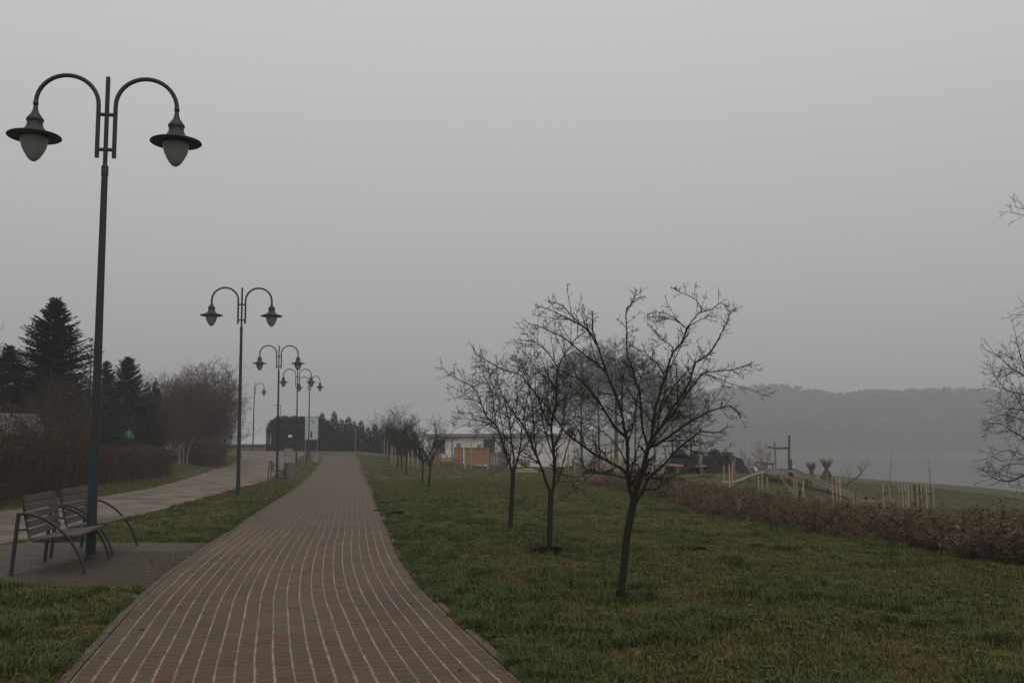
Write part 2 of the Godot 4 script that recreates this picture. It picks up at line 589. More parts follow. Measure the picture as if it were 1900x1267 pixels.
func build_pad() -> void:
	var root := Node3D.new()
	root.name = "bench_pavement"
	root.set_meta("kind", "structure")
	add_child(root)
	var field := MB.new()
	var bed := MB.new()
	bed.quad(gp(-7.5, 9.9, 0.008), gp(-2.6, 9.9, 0.008), gp(-3.3, 14.9, 0.008), gp(-7.7, 14.9, 0.008))
	part(bed, "sand_bed", M.pad_bed, root)
	var pads := [Color(0.069, 0.053, 0.031), Color(0.061, 0.051, 0.030), Color(0.074, 0.051, 0.032), Color(0.054, 0.050, 0.026), Color(0.071, 0.059, 0.038)]
	var mats := []
	var protos := []
	for p in pads:
		mats.append(mat(p, 0.85, M.paver.albedo_texture, 2.3))
		var pb := MB.new()
		paver_shape(pb, Vector3.ZERO, Vector3.RIGHT, Vector3.FORWARD, 0.197, 0.096, 0.006, true)
		protos.append(pb.mesh(mats[-1]))
	var turn := Basis(Vector3.UP, 0.14)
	var singles := 0
	for j in range(0, 62):
		for i in range(-3, 32):
			var q := Vector3(-8.2 + (i + (0.5 if j % 2 == 1 else 0.0)) * 0.2, 0, -(9.2 + j * 0.1))
			q = turn * (q - Vector3(-5.5, 0, -12)) + Vector3(-5.5, 0, -12)
			if not in_pad(q.x, -q.z) or not in_pad(q.x + 0.11, -q.z) or not in_pad(q.x - 0.1, -q.z): continue
			q.y = gy(q.x, -q.z) + 0.013 + rng.randf_range(-0.002, 0.002)
			var tone := rng.randi() % pads.size()
			if singles < 280 and q.x > -5.6 and -q.z < 13.6:
				var m := put(protos[tone], "paver", root)
				m.transform = Transform3D(turn, q)
				singles += 1
			else:
				field.col = pads[tone] * rng.randf_range(0.85, 1.1)
				paver_shape(field, q, turn.x, -turn.z, 0.197, 0.096, 0.006, true)
	var pf := part(field, "paver_field", M.paver, root)
	pf.set_meta("kind", "stuff")

# limbs of the bare trees: thickness at both ends, then points in metres from the foot of the trunk
const TREE_NEAR := [
	[0.034, 0.026, [0.000,-0.060,0.000, 0.012,0.134,0.000, 0.029,0.259,0.000, 0.063,0.561,0.000, 0.113,0.814,0.000, 0.140,0.935,0.000]],
	[0.022, 0.004, [0.135,0.915,0.000, 0.103,1.008,0.021, 0.081,1.120,0.042, 0.076,1.324,0.062, 0.066,1.503,0.083, 0.049,1.579,0.104, 0.003,1.799,0.125, -0.058,1.967,0.146, -0.135,2.150,0.167, -0.197,2.349,0.188, -0.254,2.502,0.208, -0.265,2.608,0.229, -0.260,2.713,0.250]],
	[0.012, 0.003, [0.051,1.539,0.080, -0.046,1.614,0.139, -0.138,1.750,0.197, -0.233,1.884,0.256, -0.333,1.992,0.315, -0.392,2.053,0.374, -0.505,2.094,0.432, -0.587,2.129,0.491, -0.674,2.159,0.550]],
	[0.009, 0.002, [-0.124,2.141,0.150, -0.245,2.240,0.144, -0.342,2.313,0.138, -0.455,2.412,0.131, -0.521,2.465,0.125, -0.598,2.507,0.119, -0.675,2.539,0.113, -0.753,2.582,0.106, -0.872,2.614,0.100]],
	[0.008, 0.002, [-0.223,2.394,0.200, -0.285,2.518,0.157, -0.354,2.586,0.114, -0.449,2.649,0.071, -0.535,2.697,0.029, -0.617,2.746,-0.014, -0.689,2.784,-0.057, -0.767,2.807,-0.100]],
	[0.006, 0.002, [-0.258,2.487,0.200, -0.306,2.535,0.233, -0.416,2.618,0.267, -0.478,2.675,0.300, -0.536,2.737,0.333, -0.588,2.763,0.367, -0.645,2.773,0.400]],
	[0.015, 0.003, [0.077,1.170,0.000, 0.018,1.223,0.070, -0.106,1.290,0.140, -0.259,1.366,0.210, -0.355,1.431,0.280, -0.439,1.490,0.350, -0.528,1.553,0.420, -0.615,1.665,0.490, -0.691,1.765,0.560, -0.795,1.879,0.630, -0.883,1.976,0.700]],
	[0.009, 0.002, [0.081,1.129,0.000, -0.024,1.157,-0.120, -0.128,1.169,-0.240, -0.261,1.198,-0.360, -0.344,1.250,-0.480, -0.418,1.281,-0.600]],
	[0.024, 0.017, [0.145,0.915,0.000, 0.169,1.042,-0.008, 0.213,1.159,-0.017, 0.241,1.257,-0.025, 0.265,1.354,-0.033, 0.298,1.442,-0.042, 0.321,1.504,-0.050]],
	[0.014, 0.003, [0.293,1.437,-0.040, 0.270,1.494,-0.056, 0.242,1.593,-0.072, 0.236,1.708,-0.089, 0.229,1.851,-0.105, 0.218,1.978,-0.121, 0.185,2.101,-0.137, 0.161,2.203,-0.154, 0.133,2.279,-0.170, 0.114,2.356,-0.186, 0.112,2.454,-0.202, 0.115,2.558,-0.219, 0.114,2.680,-0.235, 0.122,2.802,-0.251, 0.168,2.853,-0.267, 0.215,2.960,-0.284, 0.229,3.012,-0.300]],
	[0.015, 0.003, [0.321,1.504,-0.050, 0.362,1.552,-0.077, 0.436,1.641,-0.103, 0.505,1.752,-0.130, 0.558,1.821,-0.157, 0.645,1.934,-0.183, 0.726,2.058,-0.210, 0.788,2.242,-0.237, 0.837,2.288,-0.263, 0.914,2.333,-0.290, 0.980,2.396,-0.317, 1.047,2.502,-0.343, 1.116,2.621,-0.370, 1.168,2.718,-0.397, 1.198,2.799,-0.423, 1.271,2.831,-0.450]],
	[0.015, 0.006, [0.321,1.504,-0.050, 0.330,1.592,-0.029, 0.334,1.685,-0.008, 0.353,1.788,0.012, 0.383,1.901,0.033, 0.418,2.009,0.054, 0.447,2.095,0.075, 0.467,2.187,0.096, 0.496,2.279,0.117, 0.530,2.349,0.137, 0.589,2.414,0.158, 0.618,2.474,0.179, 0.636,2.554,0.200]],
	[0.006, 0.002, [0.636,2.554,0.200, 0.721,2.611,0.167, 0.805,2.652,0.133, 0.875,2.682,0.100]],
	[0.006, 0.002, [0.636,2.554,0.200, 0.674,2.603,0.225, 0.732,2.677,0.250, 0.769,2.710,0.275, 0.735,2.783,0.300, 0.690,2.821,0.325, 0.605,2.858,0.350, 0.531,2.884,0.375, 0.461,2.916,0.400]],
	[0.005, 0.002, [0.757,2.699,0.280, 0.868,2.727,0.264, 0.913,2.760,0.248, 0.974,2.794,0.232, 1.023,2.749,0.216, 1.051,2.705,0.200]],
	[0.006, 0.002, [0.626,2.560,0.200, 0.542,2.612,0.275, 0.464,2.622,0.350, 0.372,2.622,0.425, 0.266,2.622,0.500]],
	[0.005, 0.002, [0.576,2.611,0.200, 0.543,2.658,0.125, 0.468,2.716,0.050, 0.385,2.742,-0.025, 0.311,2.731,-0.100]],
	[0.006, 0.002, [0.512,2.335,0.180, 0.514,2.383,0.114, 0.463,2.442,0.048, 0.406,2.497,-0.018, 0.385,2.558,-0.084, 0.311,2.652,-0.150]],
	[0.007, 0.002, [0.430,2.118,0.120, 0.378,2.229,0.036, 0.333,2.284,-0.048, 0.288,2.350,-0.132, 0.215,2.402,-0.216, 0.151,2.454,-0.300]],
	[0.014, 0.003, [0.294,1.427,-0.050, 0.397,1.463,-0.105, 0.506,1.532,-0.160, 0.617,1.601,-0.215, 0.729,1.677,-0.270, 0.859,1.737,-0.325, 0.974,1.793,-0.380, 1.089,1.823,-0.435, 1.183,1.847,-0.490, 1.271,1.800,-0.545, 1.316,1.736,-0.600]],
	[0.017, 0.003, [0.150,0.905,0.000, 0.182,0.952,0.035, 0.215,1.020,0.069, 0.252,1.107,0.104, 0.294,1.163,0.138, 0.351,1.215,0.173, 0.423,1.290,0.208, 0.484,1.366,0.242, 0.565,1.451,0.277, 0.635,1.505,0.312, 0.725,1.575,0.346, 0.778,1.564,0.381, 0.865,1.563,0.415, 0.923,1.597,0.450]],
	[0.009, 0.002, [0.218,1.030,0.080, 0.330,1.028,0.019, 0.417,1.061,-0.043, 0.464,1.111,-0.104, 0.569,1.156,-0.166, 0.701,1.196,-0.227, 0.814,1.221,-0.289, 0.928,1.220,-0.350]],
	[0.007, 0.002, [0.565,1.441,0.250, 0.652,1.396,0.262, 0.755,1.371,0.275, 0.878,1.371,0.287, 1.035,1.376,0.300]],
	[0.011, 0.002, [0.380,1.568,-0.120, 0.489,1.697,-0.068, 0.598,1.851,-0.016, 0.690,1.984,0.037, 0.782,2.105,0.089, 0.824,2.137,0.141, 0.936,2.148,0.193, 1.052,2.154,0.246, 1.137,2.180,0.298, 1.221,2.211,0.350]],
	[0.009, 0.002, [0.344,1.634,-0.050, 0.431,1.769,-0.158, 0.525,1.933,-0.267, 0.626,2.064,-0.375, 0.757,2.192,-0.483, 0.896,2.323,-0.592, 0.975,2.435,-0.700]],
	[0.008, 0.002, [0.063,1.426,0.100, 0.094,1.577,0.240, 0.109,1.723,0.380, 0.118,1.855,0.520, 0.136,2.052,0.660, 0.168,2.195,0.800]],
	[0.008, 0.002, [0.272,1.349,-0.050, 0.309,1.467,0.137, 0.394,1.575,0.325, 0.445,1.669,0.512, 0.473,1.759,0.700]],
	[0.007, 0.002, [0.067,1.273,0.050, 0.018,1.401,-0.100, -0.044,1.507,-0.250, -0.119,1.589,-0.400, -0.204,1.647,-0.550, -0.314,1.689,-0.700]]]

const TREE_MIDDLE := [
	[0.036, 0.028, [0.000,-0.060,0.000, 0.009,0.261,0.000, 0.017,0.553,0.000, 0.033,0.832,0.000]],
	[0.024, 0.004, [0.033,0.817,0.000, 0.063,0.899,0.017, 0.078,1.157,0.033, 0.064,1.423,0.050, 0.034,1.682,0.067, 0.065,1.896,0.083, 0.110,2.119,0.100, 0.110,2.327,0.117, 0.133,2.527,0.133, 0.215,2.706,0.150, 0.289,2.809,0.167, 0.386,2.942,0.183, 0.505,3.015,0.200]],
	[0.022, 0.003, [0.026,0.817,0.000, -0.028,0.929,0.050, -0.102,1.158,0.100, -0.192,1.356,0.150, -0.273,1.561,0.200, -0.362,1.736,0.250, -0.465,1.874,0.300, -0.553,1.989,0.350, -0.596,2.074,0.400, -0.727,2.158,0.450, -0.835,2.184,0.500]],
	[0.014, 0.003, [0.041,1.696,0.100, -0.068,1.898,0.044, -0.141,2.095,-0.011, -0.222,2.249,-0.067, -0.327,2.381,-0.122, -0.433,2.477,-0.178, -0.616,2.527,-0.233, -0.794,2.625,-0.289, -0.919,2.707,-0.344, -1.030,2.759,-0.400]],
	[0.01, 0.002, [0.132,2.526,0.150, 0.009,2.729,0.062, -0.138,2.875,-0.025, -0.250,2.930,-0.112, -0.432,2.956,-0.200]],
	[0.01, 0.002, [0.064,1.911,0.100, 0.213,2.103,-0.167, 0.336,2.163,-0.433, 0.503,2.288,-0.700]],
	[0.013, 0.003, [0.056,0.883,0.000, 0.143,1.006,-0.100, 0.209,1.213,-0.200, 0.300,1.514,-0.300, 0.384,1.691,-0.400, 0.516,1.825,-0.500]],
	[0.012, 0.002, [-0.171,1.305,0.200, -0.203,1.545,0.340, -0.220,1.795,0.480, -0.251,2.041,0.620, -0.296,2.268,0.760, -0.312,2.484,0.900]],
	[0.012, 0.002, [0.073,1.289,0.000, -0.010,1.551,-0.150, -0.065,1.781,-0.300, -0.090,2.055,-0.450, -0.022,2.337,-0.600, -0.032,2.626,-0.750, -0.090,2.840,-0.900]],
	[0.009, 0.002, [0.103,2.216,0.100, -0.008,2.353,0.275, -0.145,2.450,0.450, -0.257,2.594,0.625, -0.332,2.671,0.800]],
	[0.009, 0.002, [0.071,1.437,0.050, 0.156,1.658,0.160, 0.196,1.875,0.270, 0.221,2.162,0.380, 0.187,2.374,0.490, 0.240,2.568,0.600]],
	[0.009, 0.002, [-0.077,1.097,0.000, -0.213,1.158,0.100, -0.333,1.174,0.200, -0.465,1.234,0.300, -0.581,1.206,0.400]],
	[0.008, 0.002, [0.086,1.038,0.000, 0.256,1.050,-0.100, 0.412,1.018,-0.200, 0.518,1.060,-0.300]]]

const TREE_FAR := [
	[0.036, 0.028, [0.000,-0.060,0.000, 0.018,0.254,0.000, 0.037,0.619,0.000, 0.055,0.986,0.000]],
	[0.022, 0.003, [0.055,0.968,0.000, 0.009,1.124,0.027, -0.056,1.290,0.055, -0.167,1.658,0.082, -0.241,1.824,0.109, -0.380,1.943,0.136, -0.472,2.145,0.164, -0.546,2.347,0.191, -0.638,2.475,0.218, -0.840,2.575,0.245, -1.033,2.684,0.273, -1.180,2.830,0.300]],
	[0.012, 0.002, [-0.232,1.806,0.100, -0.272,2.060,-0.020, -0.303,2.310,-0.140, -0.334,2.468,-0.260, -0.452,2.696,-0.380, -0.553,2.860,-0.500]],
	[0.018, 0.003, [0.055,1.004,0.000, 0.065,1.308,-0.025, 0.018,1.605,-0.050, -0.001,1.829,-0.075, -0.057,2.101,-0.100, -0.114,2.309,-0.125, -0.199,2.528,-0.150, -0.238,2.766,-0.175, -0.220,2.940,-0.200]],
	[0.018, 0.003, [0.065,0.986,0.000, 0.129,1.217,0.071, 0.184,1.474,0.143, 0.202,1.748,0.214, 0.257,2.048,0.286, 0.293,2.283,0.357, 0.356,2.489,0.429, 0.419,2.712,0.500]],
	[0.008, 0.002, [-0.397,1.978,0.200, -0.449,2.048,0.300, -0.647,2.026,0.400, -0.860,2.022,0.500]],
	[0.008, 0.002, [-0.288,1.861,0.100, -0.402,1.809,0.333, -0.504,1.759,0.567, -0.602,1.683,0.800]],
	[0.011, 0.002, [0.130,1.262,0.000, 0.244,1.447,-0.200, 0.370,1.590,-0.400, 0.500,1.736,-0.600, 0.604,1.935,-0.800]],
	[0.011, 0.002, [0.018,1.216,0.000, -0.074,1.446,0.114, -0.110,1.720,0.229, -0.164,1.991,0.343, -0.181,2.241,0.457, -0.280,2.480,0.571, -0.368,2.697,0.686, -0.473,2.814,0.800]],
	[0.01, 0.002, [0.009,1.727,-0.100, 0.094,2.011,-0.220, 0.132,2.301,-0.340, 0.114,2.596,-0.460, 0.153,2.848,-0.580, 0.086,3.083,-0.700]],
	[0.008, 0.002, [-0.493,2.185,0.100, -0.618,2.265,0.000, -0.735,2.289,-0.100, -0.853,2.332,-0.200, -0.991,2.318,-0.300]]]

const TREE_EDGE := [
	[0.09, 0.018, [-0.075,-0.060,0.000, -0.038,0.590,0.000, -0.031,1.114,0.000, -0.021,1.820,0.000, -0.008,2.443,0.000, 0.016,3.251,0.000, 0.112,4.344,0.000, 0.125,5.267,0.000]],
	[0.03, 0.004, [-0.021,1.820,0.000, -0.378,2.205,0.080, -0.764,2.377,0.160, -1.010,2.494,0.240, -1.184,2.627,0.320, -1.393,2.716,0.400]],
	[0.02, 0.003, [-0.530,2.233,0.200, -0.707,2.431,0.140, -0.741,2.659,0.080, -0.745,2.826,0.020, -0.766,3.157,-0.040, -0.795,3.383,-0.100]],
	[0.03, 0.004, [-0.020,1.554,0.000, -0.378,1.862,0.040, -0.741,2.055,0.080, -0.980,2.114,0.120, -1.129,2.165,0.160, -1.393,2.215,0.200]],
	[0.012, 0.003, [-1.030,2.133,0.100, -1.196,2.268,0.200, -1.310,2.383,0.300, -1.390,2.463,0.400]],
	[0.03, 0.004, [-0.033,0.939,0.000, -0.355,1.158,-0.080, -0.656,1.362,-0.160, -0.831,1.498,-0.240, -0.992,1.607,-0.320, -1.207,1.591,-0.400]],
	[0.035, 0.005, [-0.035,0.764,0.000, -0.421,0.799,0.000, -0.777,0.738,0.000, -1.002,0.651,0.000, -1.272,0.703,0.000, -1.370,0.834,0.000]],
	[0.02, 0.004, [-0.032,0.808,0.000, -0.523,0.958,0.125, -0.888,1.080,0.250, -1.225,1.150,0.375, -1.534,1.048,0.500]],
	[0.02, 0.004, [-0.032,1.643,0.000, -0.371,1.736,-0.150, -0.591,1.832,-0.300, -0.749,1.856,-0.450, -0.867,2.010,-0.600]],
	[0.02, 0.003, [0.111,4.897,0.000, -0.162,5.035,0.000, -0.476,5.082,0.000, -0.629,5.110,0.000, -0.799,5.147,0.000]],
	[0.03, 0.004, [-0.008,2.443,0.000, -0.161,2.899,-0.075, -0.278,3.271,-0.150, -0.384,3.556,-0.225, -0.391,3.845,-0.300]],
	[0.025, 0.004, [-0.046,0.590,0.000, -0.247,0.760,-0.160, -0.467,0.863,-0.320, -0.604,0.932,-0.480, -0.754,0.876,-0.640, -0.838,0.744,-0.800]],
	[0.02, 0.004, [-0.034,1.202,0.000, -0.430,1.358,0.160, -0.767,1.546,0.320, -1.060,1.662,0.480, -1.379,1.708,0.640, -1.605,1.660,0.800]]]

# ---------------------------------------------------------------- grass, leaves and the dry growth on the bank
func tuft(blades: int, radius: float, lo: float, hi: float, w: float, cols: Array, lean := 0.6) -> MB:
	var b := MB.new()
	for i in blades:
		b.col = cols[rng.randi() % cols.size()] * rng.randf_range(0.75, 1.2)
		var a := rng.randf() * TAU
		var o := Vector3(cos(a), 0, sin(a)) * radius * sqrt(rng.randf())
		var t := rng.randf() * TAU
		var out := Vector3(cos(t), 0, sin(t))
		var h := rng.randf_range(lo, hi)
		var side := Vector3(-out.z, 0, out.x) * w * rng.randf_range(0.7, 1.3)
		var ln := rng.randf_range(0.1, lean)
		var m := o + Vector3.UP * h * 0.6 + out * h * ln * 0.45
		var tip := o + Vector3.UP * h * (1.0 - ln * 0.35) + out * h * ln * 1.2
		b.quad(o - side, o + side, m + side * 0.8, m - side * 0.8)
		b.tri(m - side * 0.8, m + side * 0.8, tip)
	return b

func scatter(called: String, mesh: Mesh, spots: Array, label: String, category: String) -> void:
	# spots: [Vector3, scale, colour]
	var mm := MultiMesh.new()
	mm.transform_format = MultiMesh.TRANSFORM_3D
	mm.use_colors = true
	mm.mesh = mesh
	mm.instance_count = spots.size()
	for i in spots.size():
		var q: Array = spots[i]
		var s: float = q[1]
		mm.set_instance_transform(i, Transform3D(Basis(Vector3.UP, rng.randf() * TAU).scaled(Vector3(s, s * rng.randf_range(0.8, 1.2), s)), q[0]))
		mm.set_instance_color(i, q[2])
	var o := MultiMeshInstance3D.new()
	o.multimesh = mm
	o.name = numbered(called)
	o.set_meta("kind", "stuff")
	o.set_meta("label", label)
	o.set_meta("category", category)
	add_child(o)

func on_lawn(x: float, d: float) -> bool:
	var off := (x - path_x(d)) * path_right(d).x
	if absf(off) < HALF + 0.085: return false
	if x < path_x(d) and d < 86.0 and in_road(x, d): return false
	if d < 15.1 and in_pad(x, d): return false
	return true

func build_grass() -> void:
	var greens := [Color(0.064, 0.082, 0.014), Color(0.082, 0.100, 0.018), Color(0.052, 0.068, 0.014), Color(0.108, 0.114, 0.026), Color(0.074, 0.082, 0.018)]
	var dry := [Color(0.14, 0.118, 0.040), Color(0.115, 0.080, 0.036), Color(0.098, 0.098, 0.030), Color(0.17, 0.135, 0.062)]
	var mixed := greens + greens + dry
	var short_a := tuft(16, 0.055, 0.025, 0.055, 0.0028, mixed, 0.9).mesh(M.grass)
	var short_b := tuft(16, 0.06, 0.03, 0.06, 0.0030, greens + greens + dry, 0.8).mesh(M.grass)
	var long_a := tuft(26, 0.06, 0.06, 0.14, 0.0034, greens + [dry[2]], 1.0).mesh(M.grass)
	var straw := tuft(12, 0.05, 0.02, 0.05, 0.0028, dry, 1.2).mesh(M.grass)
	var far_a := tuft(22, 0.16, 0.025, 0.065, 0.0055, mixed, 0.9).mesh(M.grass)
	var lists := [[], [], [], [], []]
	for band in [[3.6, 8.0, 520.0], [8.0, 12.0, 330.0], [12.0, 18.0, 190.0], [18.0, 28.0, 85.0], [28.0, 44.0, 46.0], [44.0, 80.0, 14.0]]:
		var d0: float = band[0]
		var d1: float = band[1]
		var dens: float = band[2]
		var half := d1 * 0.56 + 2.6
		var count := int((d1 - d0) * half * 2.0 * dens)
		for i in count:
			var d := rng.randf_range(d0, d1)
			var x := rng.randf_range(-half, half)
			if absf(x) > d * 0.56 + 2.6 or not on_lawn(x, d): continue
			var r := bank(x, d)
			if r > 1.2 and r < 9.0 and d < 44.0: continue
			if r > 22.0: continue
			var patch := noise.get_noise_2d(x * 7.0, d * 5.0) + 0.5 * noise.get_noise_2d(x * 26.0, d * 26.0)
			var off := (x - path_x(d)) * path_right(d).x
			var lush := noise.get_noise_2d(x * 12.0 + 50.0, d * 9.0) + (0.16 if off > 0 and off < 3.6 else -0.05)
			if off < 0 and off > -4.5 and d > 14.9: lush += 0.12
			var tone := Color(1.0, 1.0, 1.0).lerp(Color(1.22, 1.05, 0.85), clampf(-patch * 2.0, 0.0, 1.0))
			tone = tone.lerp(Color(0.85, 1.08, 0.8), clampf(lush * 1.6, 0.0, 1.0)) * rng.randf_range(0.8, 1.15)
			if noise.get_noise_2d(x * 40.0, d * 40.0 + 90.0) > 0.42: continue
			var at := gp(x, d, -0.004)
			if d > 28.0 or r > 5.0: lists[4].append([at, rng.randf_range(0.7, 1.4), tone])
			elif lush > 0.17 and rng.randf() < 0.5: lists[2].append([at, rng.randf_range(0.6, 1.15), tone])
			elif patch < -0.22 and rng.randf() < 0.55: lists[3].append([at, rng.randf_range(0.8, 1.3), tone])
			else: lists[rng.randi() % 2].append([at, rng.randf_range(0.75, 1.35), tone])
	# longer blades hanging over the edging stones and round the tree feet
	for i in 5200:
		var side := -1.0 if rng.randf() < 0.25 else 1.0
		var d := rng.randf_range(4.5, 32.0)
		if noise.get_noise_1d(d * 22.0 + side * 300.0) < -0.05: continue
		var q := path_point(d, side * (HALF + rng.randf_range(0.03 if side > 0 else 0.10, 0.22)))
		if side < 0 and not on_lawn(q.x, -q.z): continue
		lists[2].append([q, rng.randf_range(0.4, 0.85), Color(0.95, 1.0, 0.8) * rng.randf_range(0.8, 1.1)])
	for t in [[1.03, 9.37], [0.51, 13.52], [-0.04, 16.84]]:
		for i in 34:
			var a := rng.randf() * TAU
			var rr := rng.randf_range(0.10, 0.34)
			lists[2].append([gp(t[0] + cos(a) * rr, t[1] + sin(a) * rr), rng.randf_range(0.4, 0.9), Color(0.75, 0.85, 0.7)])
	for i in 130: # tall growth before the bench pavement
		var x := rng.randf_range(-6.2, -4.1)
		var d := rng.randf_range(9.9, 10.4) + (x + 4.0) * -0.18
		if not in_pad(x, d + 0.1) and on_lawn(x, d): lists[2].append([gp(x, d), rng.randf_range(0.8, 1.5), Color(0.95, 1.0, 0.9)])
	var names := ["short lawn grass with straw blades between", "short green lawn grass", "longer green grass in bunches on the lawn", "dry straw-coloured grass on the lawn", "distant lawn grass"]
	var meshes := [short_a, short_b, long_a, straw, far_a]
	for i in 5: scatter("grass", meshes[i], lists[i], names[i], "grass")
	# fallen leaves along the path and under the hedge
	var lf := MB.new()
	for i in 2:
		lf.col = Color(0.16, 0.085, 0.045)
		lf.leaf(Vector3(-0.02, 0.004, 0), Vector3(1, 0.12, 0).normalized(), Vector3(0, 0.25, 1).normalized(), 0.045, 0.014)
	var ls := []
	for i in 1800:
		var d := rng.randf_range(5.0, 26.0)
		var side := -1.0 if rng.randf() < 0.5 else 1.0
		var w := HALF + absf(rng.randfn(0.0, 0.35)) + 0.05
		if rng.randf() < 0.1: w = rng.randf_range(0.0, HALF)
		var q := path_point(d, side * w)
		q.y += 0.034 if w < HALF + 0.1 else 0.03
		ls.append([q, rng.randf_range(0.5, 1.1), Color(1.0, 0.9, 0.8) * rng.randf_range(0.5, 1.4)])
	for i in 1400: # blown over the lawn, most of them under the bare trees
		var t: Array = [[1.03, 9.37], [0.51, 13.52], [-0.04, 16.84]][rng.randi() % 3]
		var x: float = t[0] + rng.randfn(0.0, 1.3)
		var d: float = t[1] + rng.randfn(0.0, 1.5)
		if rng.randf() < 0.35:
			d = rng.randf_range(5.0, 20.0)
			x = rng.randf_range(-0.4, 0.55) * d
		if d > 4.6 and on_lawn(x, d): ls.append([gp(x, d, rng.randf_range(0.02, 0.045)), rng.randf_range(0.5, 1.2), Color(1.0, 0.9, 0.8) * rng.randf_range(0.6, 1.6)])
	scatter("fallen_leaves", lf.mesh(M.plant), ls, "small brown fallen leaves scattered along the brick path and lawn", "leaves")

func build_weeds() -> void: # flat leafy rosettes among the grass
	var b := MB.new()
	for i in 11:
		b.col = [Color(0.060, 0.092, 0.022), Color(0.045, 0.075, 0.020), Color(0.08, 0.10, 0.03)][i % 3]
		var a := i * 2.4
		var out := Vector3(cos(a), 0.25 + 0.05 * (i % 4), sin(a)).normalized()
		b.leaf(Vector3(0, 0.012, 0), out, Vector3(-sin(a), 0.1, cos(a)), 0.028 + 0.004 * (i % 5), 0.007)
	var spots := []
	for i in 2600:
		var d := rng.randf_range(4.8, 18.0)
		var x := rng.randf_range(-0.56, 0.56) * d
		if noise.get_noise_2d(x * 18.0, d * 18.0 + 33.0) < 0.05 or not on_lawn(x, d) or bank(x, d) > 0.6: continue
		spots.append([gp(x, d, 0.018), rng.randf_range(0.6, 1.4), Color(1, 1, 1) * rng.randf_range(0.75, 1.25)])
	scatter("weeds", b.mesh(M.grass), spots, "flat leafy weeds growing among the lawn grass", "weeds")

func build_bank_growth() -> void:
	var browns := [Color(0.105, 0.066, 0.038), Color(0.135, 0.085, 0.050), Color(0.085, 0.056, 0.034), Color(0.185, 0.130, 0.075), Color(0.070, 0.056, 0.030)]
	var meshes := []
	for k in 4:
		var b := MB.new()
		for i in 20: # bent dry fronds
			b.col = browns[rng.randi() % browns.size()] * rng.randf_range(0.8, 1.15)
			var a := rng.randf() * TAU
			var out := Vector3(cos(a), 0, sin(a))
			var l := rng.randf_range(0.3, 0.75)
			var p := PackedVector3Array()
			var o := out * rng.randf_range(0.0, 0.18)
			var lean := rng.randf_range(0.2, 1.1)
			for s in 5:
				var t := s / 4.0
				p.append(o + Vector3.UP * l * (t - 0.45 * lean * t * t) + out * l * lean * t * t * 0.8)
			b.tube(p, PackedFloat32Array([0.006, 0.005, 0.004, 0.003, 0.0015]), 3, false)
			for s in 16:
				var t := rng.randf_range(0.25, 1.0)
				var q := p[int(t * 3.99)].lerp(p[int(t * 3.99) + 1], fmod(t * 3.99, 1.0))
				var dr := (Vector3(rng.randf_range(-1, 1), rng.randf_range(-0.7, 0.5), rng.randf_range(-1, 1))).normalized()
				b.leaf(q, dr, dr.cross(Vector3(rng.randf(), 1, rng.randf())).normalized(), rng.randf_range(0.03, 0.09), rng.randf_range(0.004, 0.011))
		meshes.append(b.mesh(M.plant))
	var spots := [[], [], [], []]
	for i in 33000:
		var d := rng.randf_range(9.0, 46.0)
		var x := rng.randf_range(2.0, 28.0)
		if x > d * 0.60 + 5.0: continue
		var r := bank(x, d) + 0.55 * noise.get_noise_2d(x * 25.0, d * 25.0)
		if r < -0.45 or r > 14.0 - 0.06 * d: continue
		var thin := sstep(-0.45, 0.3, r)
		if rng.randf() > 0.35 + 0.65 * thin: continue
		if noise.get_noise_2d(x * 11.0 + 70.0, d * 11.0) < -0.22: continue
		var g := sstep(28.0, 42.0, d)
		if g > rng.randf() * 1.25: continue
		spots[rng.randi() % 4].append([gp(x, d), (rng.randf_range(0.4, 0.95) + 0.8 * maxf(noise.get_noise_2d(x * 16.0, d * 16.0), 0.0)) * (0.5 + 0.5 * thin) * (1.0 - 0.45 * sstep(3.0, 8.0, r)), Color(1, 1, 1) * rng.randf_range(0.75, 1.2)])
	for k in 4: scatter("dry_undergrowth", meshes[k], spots[k], "rust-brown dry undergrowth covering the bank before the lake", "undergrowth")
	var reds := []
	for i in 260: # a low russet patch by the playground sand
		var x := rng.randf_range(3.2, 6.4)
		var d := rng.randf_range(38.5, 42.0)
		reds.append([gp(x, d), rng.randf_range(0.35, 0.7), Color(1.25, 0.95, 0.85)])
	scatter("dry_undergrowth", meshes[1], reds, "low russet patch of dead plants beside the play sand", "undergrowth")

# ---------------------------------------------------------------- bare trees
const BARK := Color(0.030, 0.029, 0.019)

func rdir() -> Vector3:
	return Vector3(rng.randfn(), rng.randfn(), rng.randfn()).normalized()

func smooth_line(p: PackedVector3Array, per: int) -> PackedVector3Array:
	var o := PackedVector3Array()
	for i in p.size() - 1:
		var a := p[maxi(i - 1, 0)]
		var b := p[i]
		var c := p[i + 1]
		var e := p[mini(i + 2, p.size() - 1)]
		for k in per:
			o.append(b.cubic_interpolate(c, a, e, float(k) / per))
	o.append(p[p.size() - 1])
	return o

